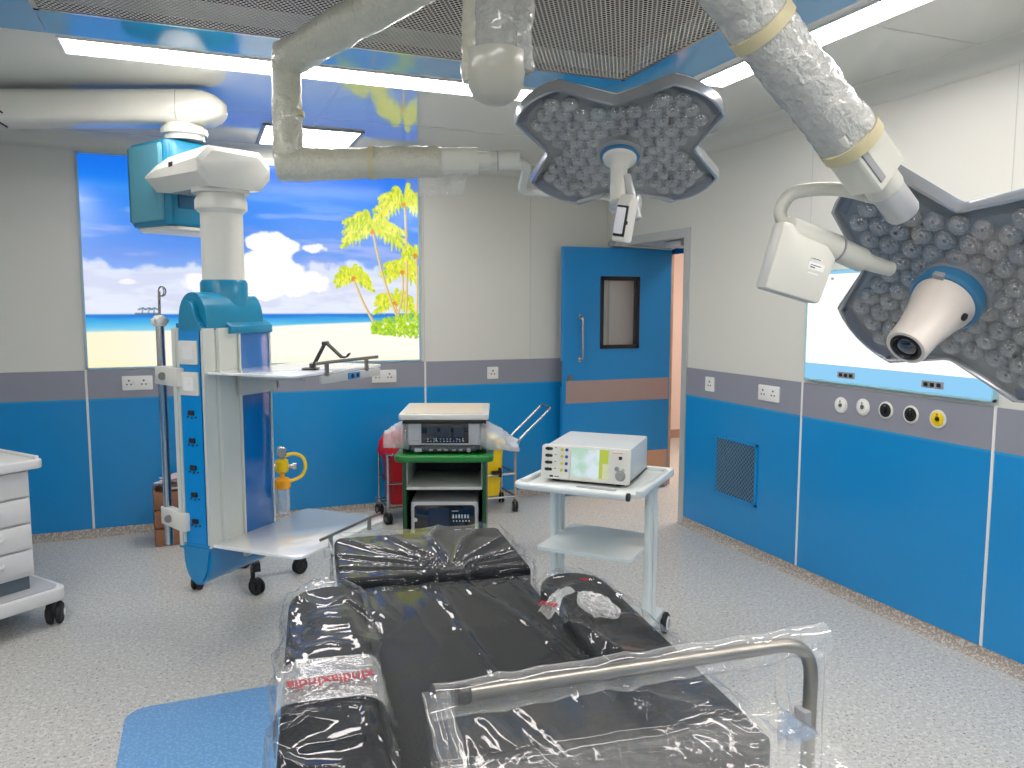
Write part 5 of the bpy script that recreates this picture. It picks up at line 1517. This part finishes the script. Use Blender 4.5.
def device(name, label, cy, z0, w_, d_, h_, grey, kind, group=None):
    M = VM @ T((0, cy, z0))
    t = thing(name, label, 'medical device', basis=M, group=group)
    bm = B(); prism(bm, rrect(w_, d_, .01), .010, h_, bev=.006); ob('housing', bm, grey, t)
    bm = B()
    for sx in (-1, 1):
        for sy in (-1, 1): cyl(bm, (sx*(w_/2-.04), sy*(d_/2-.04), 0), (sx*(w_/2-.04), sy*(d_/2-.04), .012), .014, seg=10)
    ob('rubber_feet', bm, RUBBER, t)
    FM_ = basis((1, 0, 0), (0, 0, 1), (0, -1, 0), (0, -d_/2, 0))
    return t, FM_
GL = mat('gloss_black_panel', (16, 18, 24), .12, coat=.6)
LED = mat('print_pale', (170, 180, 188), .5)
d1, f1 = device('insufflator', 'grey insufflator unit with black display under a plastic bag on the green shelf', -.075, .747, .44, .38, .155, mat('device_silver', (178, 182, 184), .35, .2), 1)
bm = B(); b2(bm, (-.135, .022, 0), (.150, .145, .006), .003, M=f1); dp = ob('display_panel', bm, GL, d1, label='black display panel')
bm = B()
for x in (-.10, -.02, .06): b2(bm, (x, .062, .006), (x+.062, .128, .0068), .001, M=f1)
ob('display_window', bm, mat('lcd_dark', (44, 52, 62), .2), dp)
bm = B()
rr = random.Random(8)
for i in range(12):
    x = -.10+i*.0195
    for y in (.033, .047): 
        if rr.random() < .75: b2(bm, (x, y, .006), (x+rr.uniform(.004, .010), y+.004, .0066), M=f1)
ob('button_print', bm, LED, dp, smooth=0)
bm = B()
for x, y in ((-.045, .040), (-.045, .050), (.115, .040), (.115, .050), (.095, .045)): cyl(bm, f1 @ Vector((x, y, .006)), f1 @ Vector((x, y, .009)), .004, seg=8)
ob('button', bm, LED, dp)
bm = B(); b2(bm, (-.195, .035, 0), (-.15, .040, .001), M=f1); ob('name_print', bm, PGREY, d1, smooth=0)
d2, f2 = device('light_source', 'slim black light source box beneath the bagged grey unit', -.07, .7005, .38, .36, .046, mat('charcoal_box', (34, 36, 40), .4), 1)
bm = B(); b2(bm, (-.178, .012, 0), (-.135, .034, .004), .002, M=f2); ob('power_switch', bm, LED, d2)
bm = B(); cyl(bm, f2 @ Vector((.15, .024, 0)), f2 @ Vector((.15, .024, .012)), .012, seg=16); ob('light_port', bm, PGREY, d2)
bm = B()
for x in (-.09, -.04, .0, .05, .09): b2(bm, (x, .018, 0), (x+.022, .030, .003), .001, M=f2)
ob('button', bm, PGREY, d2)
d3, f3 = device('endoscopy_processor', 'grey framed unit with black touch panel on the bottom of the green cart', -.03, .166, .41, .42, .235, mat('device_silver'), 1)
bm = B(); t_ = bmesh.new(); prism(bm, rrect(.37, .19, .02, cy=.122), 0, .006, bev=.003, M=f3); dp = ob('front_glass', bm, GL, d3, label='black front panel')
bm = B(); b2(bm, (-.10, .04, .006), (.03, .20, .009), .004, M=f3); ob('touch_panel', bm, mat('lcd_blue', (30, 42, 62), .15), dp)
bm = B()
for i, ch in enumerate(range(6)): 
    b2(bm, (.048+.018*i, .135, .006), (.048+.018*i+.010, .158, .0067), M=f3); 
for i in range(6): cyl(bm, f3 @ Vector((.055+.019*i, .118, .006)), f3 @ Vector((.055+.019*i, .118, .0075)), .005, seg=8)
b2(bm, (.045, .178, .006), (.085, .182, .0066), M=f3); b2(bm, (.06, .06, .006), (.10, .066, .0066), M=f3); b2(bm, (.13, .06, .006), (.17, .07, .0066), M=f3)
ob('button_print', bm, LED, dp, smooth=0)
bm = B(); lathe(bm, [(.014, 0), (.012, .008), (0, .009)], 16, M=f3 @ T((-.178, .125, 0))); ob('knob', bm, GREYM, d3)
# plastic bag over the grey unit, spreading at the sides
t = thing('plastic_bag', 'clear plastic bag draped over the grey unit and flaring to both sides', 'plastic bag', basis=VM @ T((0, -.06, .70)))
for s in (-1, 1):
    bm = B()
    def wing(u, v):
        out = v; x = s*(.222+.02*nz(u*4, v*3, 1)+out*(.15 if s < 0 else .23))
        top = .215-(.07 if s < 0 else .13)*out; bot = .010-(.0 if s < 0 else .02)*out
        half = (top-bot)/2*(1-.25*out); midz = (top+bot)/2
        a = 2*PI*u
        return Vector((x+.01*nz(v*7, u*6, s), -.10+math.cos(a)*(.12-.07*out)+.012*nz(u*9, v*8, 2), midz+math.sin(a)*half+.010*nz(u*12, v*9, 5)))
    grid_surface(bm, wing, 40, 22, closeu=True); ob('bag_wing', bm, film('bag_wing_film', .30, .75, .12, bump=.5, bscale=60), t, smooth=180)
bm = B(); grid_surface(bm, lambda u, v: Vector(((u-.5)*.46, -.205-.008*abs(nz(u*9, v*6, 3)), .03+v*.175)), 50, 20)
grid_surface(bm, lambda u, v: Vector(((u-.5)*.46, -.205+v*.36, .205+.008*abs(nz(u*9, v*6, 8)))), 50, 20); ob('bag_front', bm, film('bag_front_film', .04, .3, .08, bump=.4, bscale=30), t, smooth=180)

# ================================================================== WASTE BIN TROLLEY
bt = thing('bin_trolley', 'steel tube waste bin trolley with push handle standing by the back wall', 'trolley', (1.74, 5.70, 0), 0)
r = .010
bm = B()
XA, XB_, YA, YB_ = -.50, .50, -.16, .14
for x in (XA, 0, XB_):
    for y in (YA, YB_): tube(bm, [(x, y, .10), (x, y, .515)], r, seg=8)
for z in (.515, .30, .12):
    tube(bm, [(XA, YA, z), (XB_, YA, z), (XB_, YB_, z), (XA, YB_, z), (XA, YA, z)], r*.9, seg=8)
ob('trolley_frame', bm, STEEL, bt)
bm = B()
tube(bm, [(XB_, YA, .45), (XB_+.03, YA, .56), (XB_+.30, YA, .80), (XB_+.30, YB_-.12, .80), (XB_+.03, YB_-.12, .56), (XB_, YB_-.12, .45)], r*.9, rad=.03, seg=10); ob('push_handle', bm, STEEL, bt)
for x in (XA, XB_):
    for y in (YA, YB_):
        bw, bf = B(), B(); caster(bw, bf, x, y, .042, 1.3 if x > 0 else 1.9, .028, .13); fo = ob('caster_fork', bf, STEELD, bt); ob('caster_wheel', bw, RUBBER, fo)
for x, lab, m, m2 in ((-.34, 'red waste bin with a bulging red liner, leftmost in the bin trolley', REDD, RED), (.27, 'yellow waste bin at the right end of the bin trolley', YELLOW, mat('yellow_lid', (240, 212, 30), .3))):
    t = thing('waste_bin', lab, 'bin', (1.74+x, 5.69, .13), 0, 'pedal bins in the steel trolley')
    bm = B(); t_ = bmesh.new()
    lay = [([(a*.86, b_*.86) for a, b_ in rrect(.29, .25, .04)], .0), (rrect(.30, .27, .04), .40)]
    loft_poly(bm, lay); bmesh.ops.translate(bm, verts=bm.verts, vec=(0, 0, 0)); ob('bin_body', bm, m, t)
    if x < 0:
        bm = B()
        def liner(u, v):
            a = 2*PI*u; p = rrect(.31, .28, .05); q = p[int(u*len(p)) % len(p)]
            k = (1.02, 1.10, 1.06, .9, .55, .15)[min(int(v*5.999), 5)]; z = (.34, .37, .45, .50, .54, .53)[min(int(v*5.999), 5)]
            return Vector((q[0]*k+.012*nz(u*12, v*6, 2), q[1]*k+.012*nz(u*10, v*6, 5), z+.015*nz(u*9, v*9, 7)))
        grid_surface(bm, liner, 48, 6, closeu=True); ob('bin_liner', bm, RED, t, smooth=70)
        bm = B(); b2(bm, (.11, -.165, .22), (.15, -.135, .25), .004); ob('lid_latch', bm, PBLACK, t)
    else:
        bm = B(); prism(bm, rrect(.33, .30, .05), .40, .435, bev=.012); prism(bm, rrect(.24, .22, .06), .43, .475, bev=.02); ob('bin_lid', bm, m2, t)
        bm = B(); b2(bm, (.04, -.16, .17), (.12, -.13, .20), .004); b2(bm, (.095, -.165, .15), (.115, -.135, .225), .004); ob('lid_latch', bm, PBLACK, t)
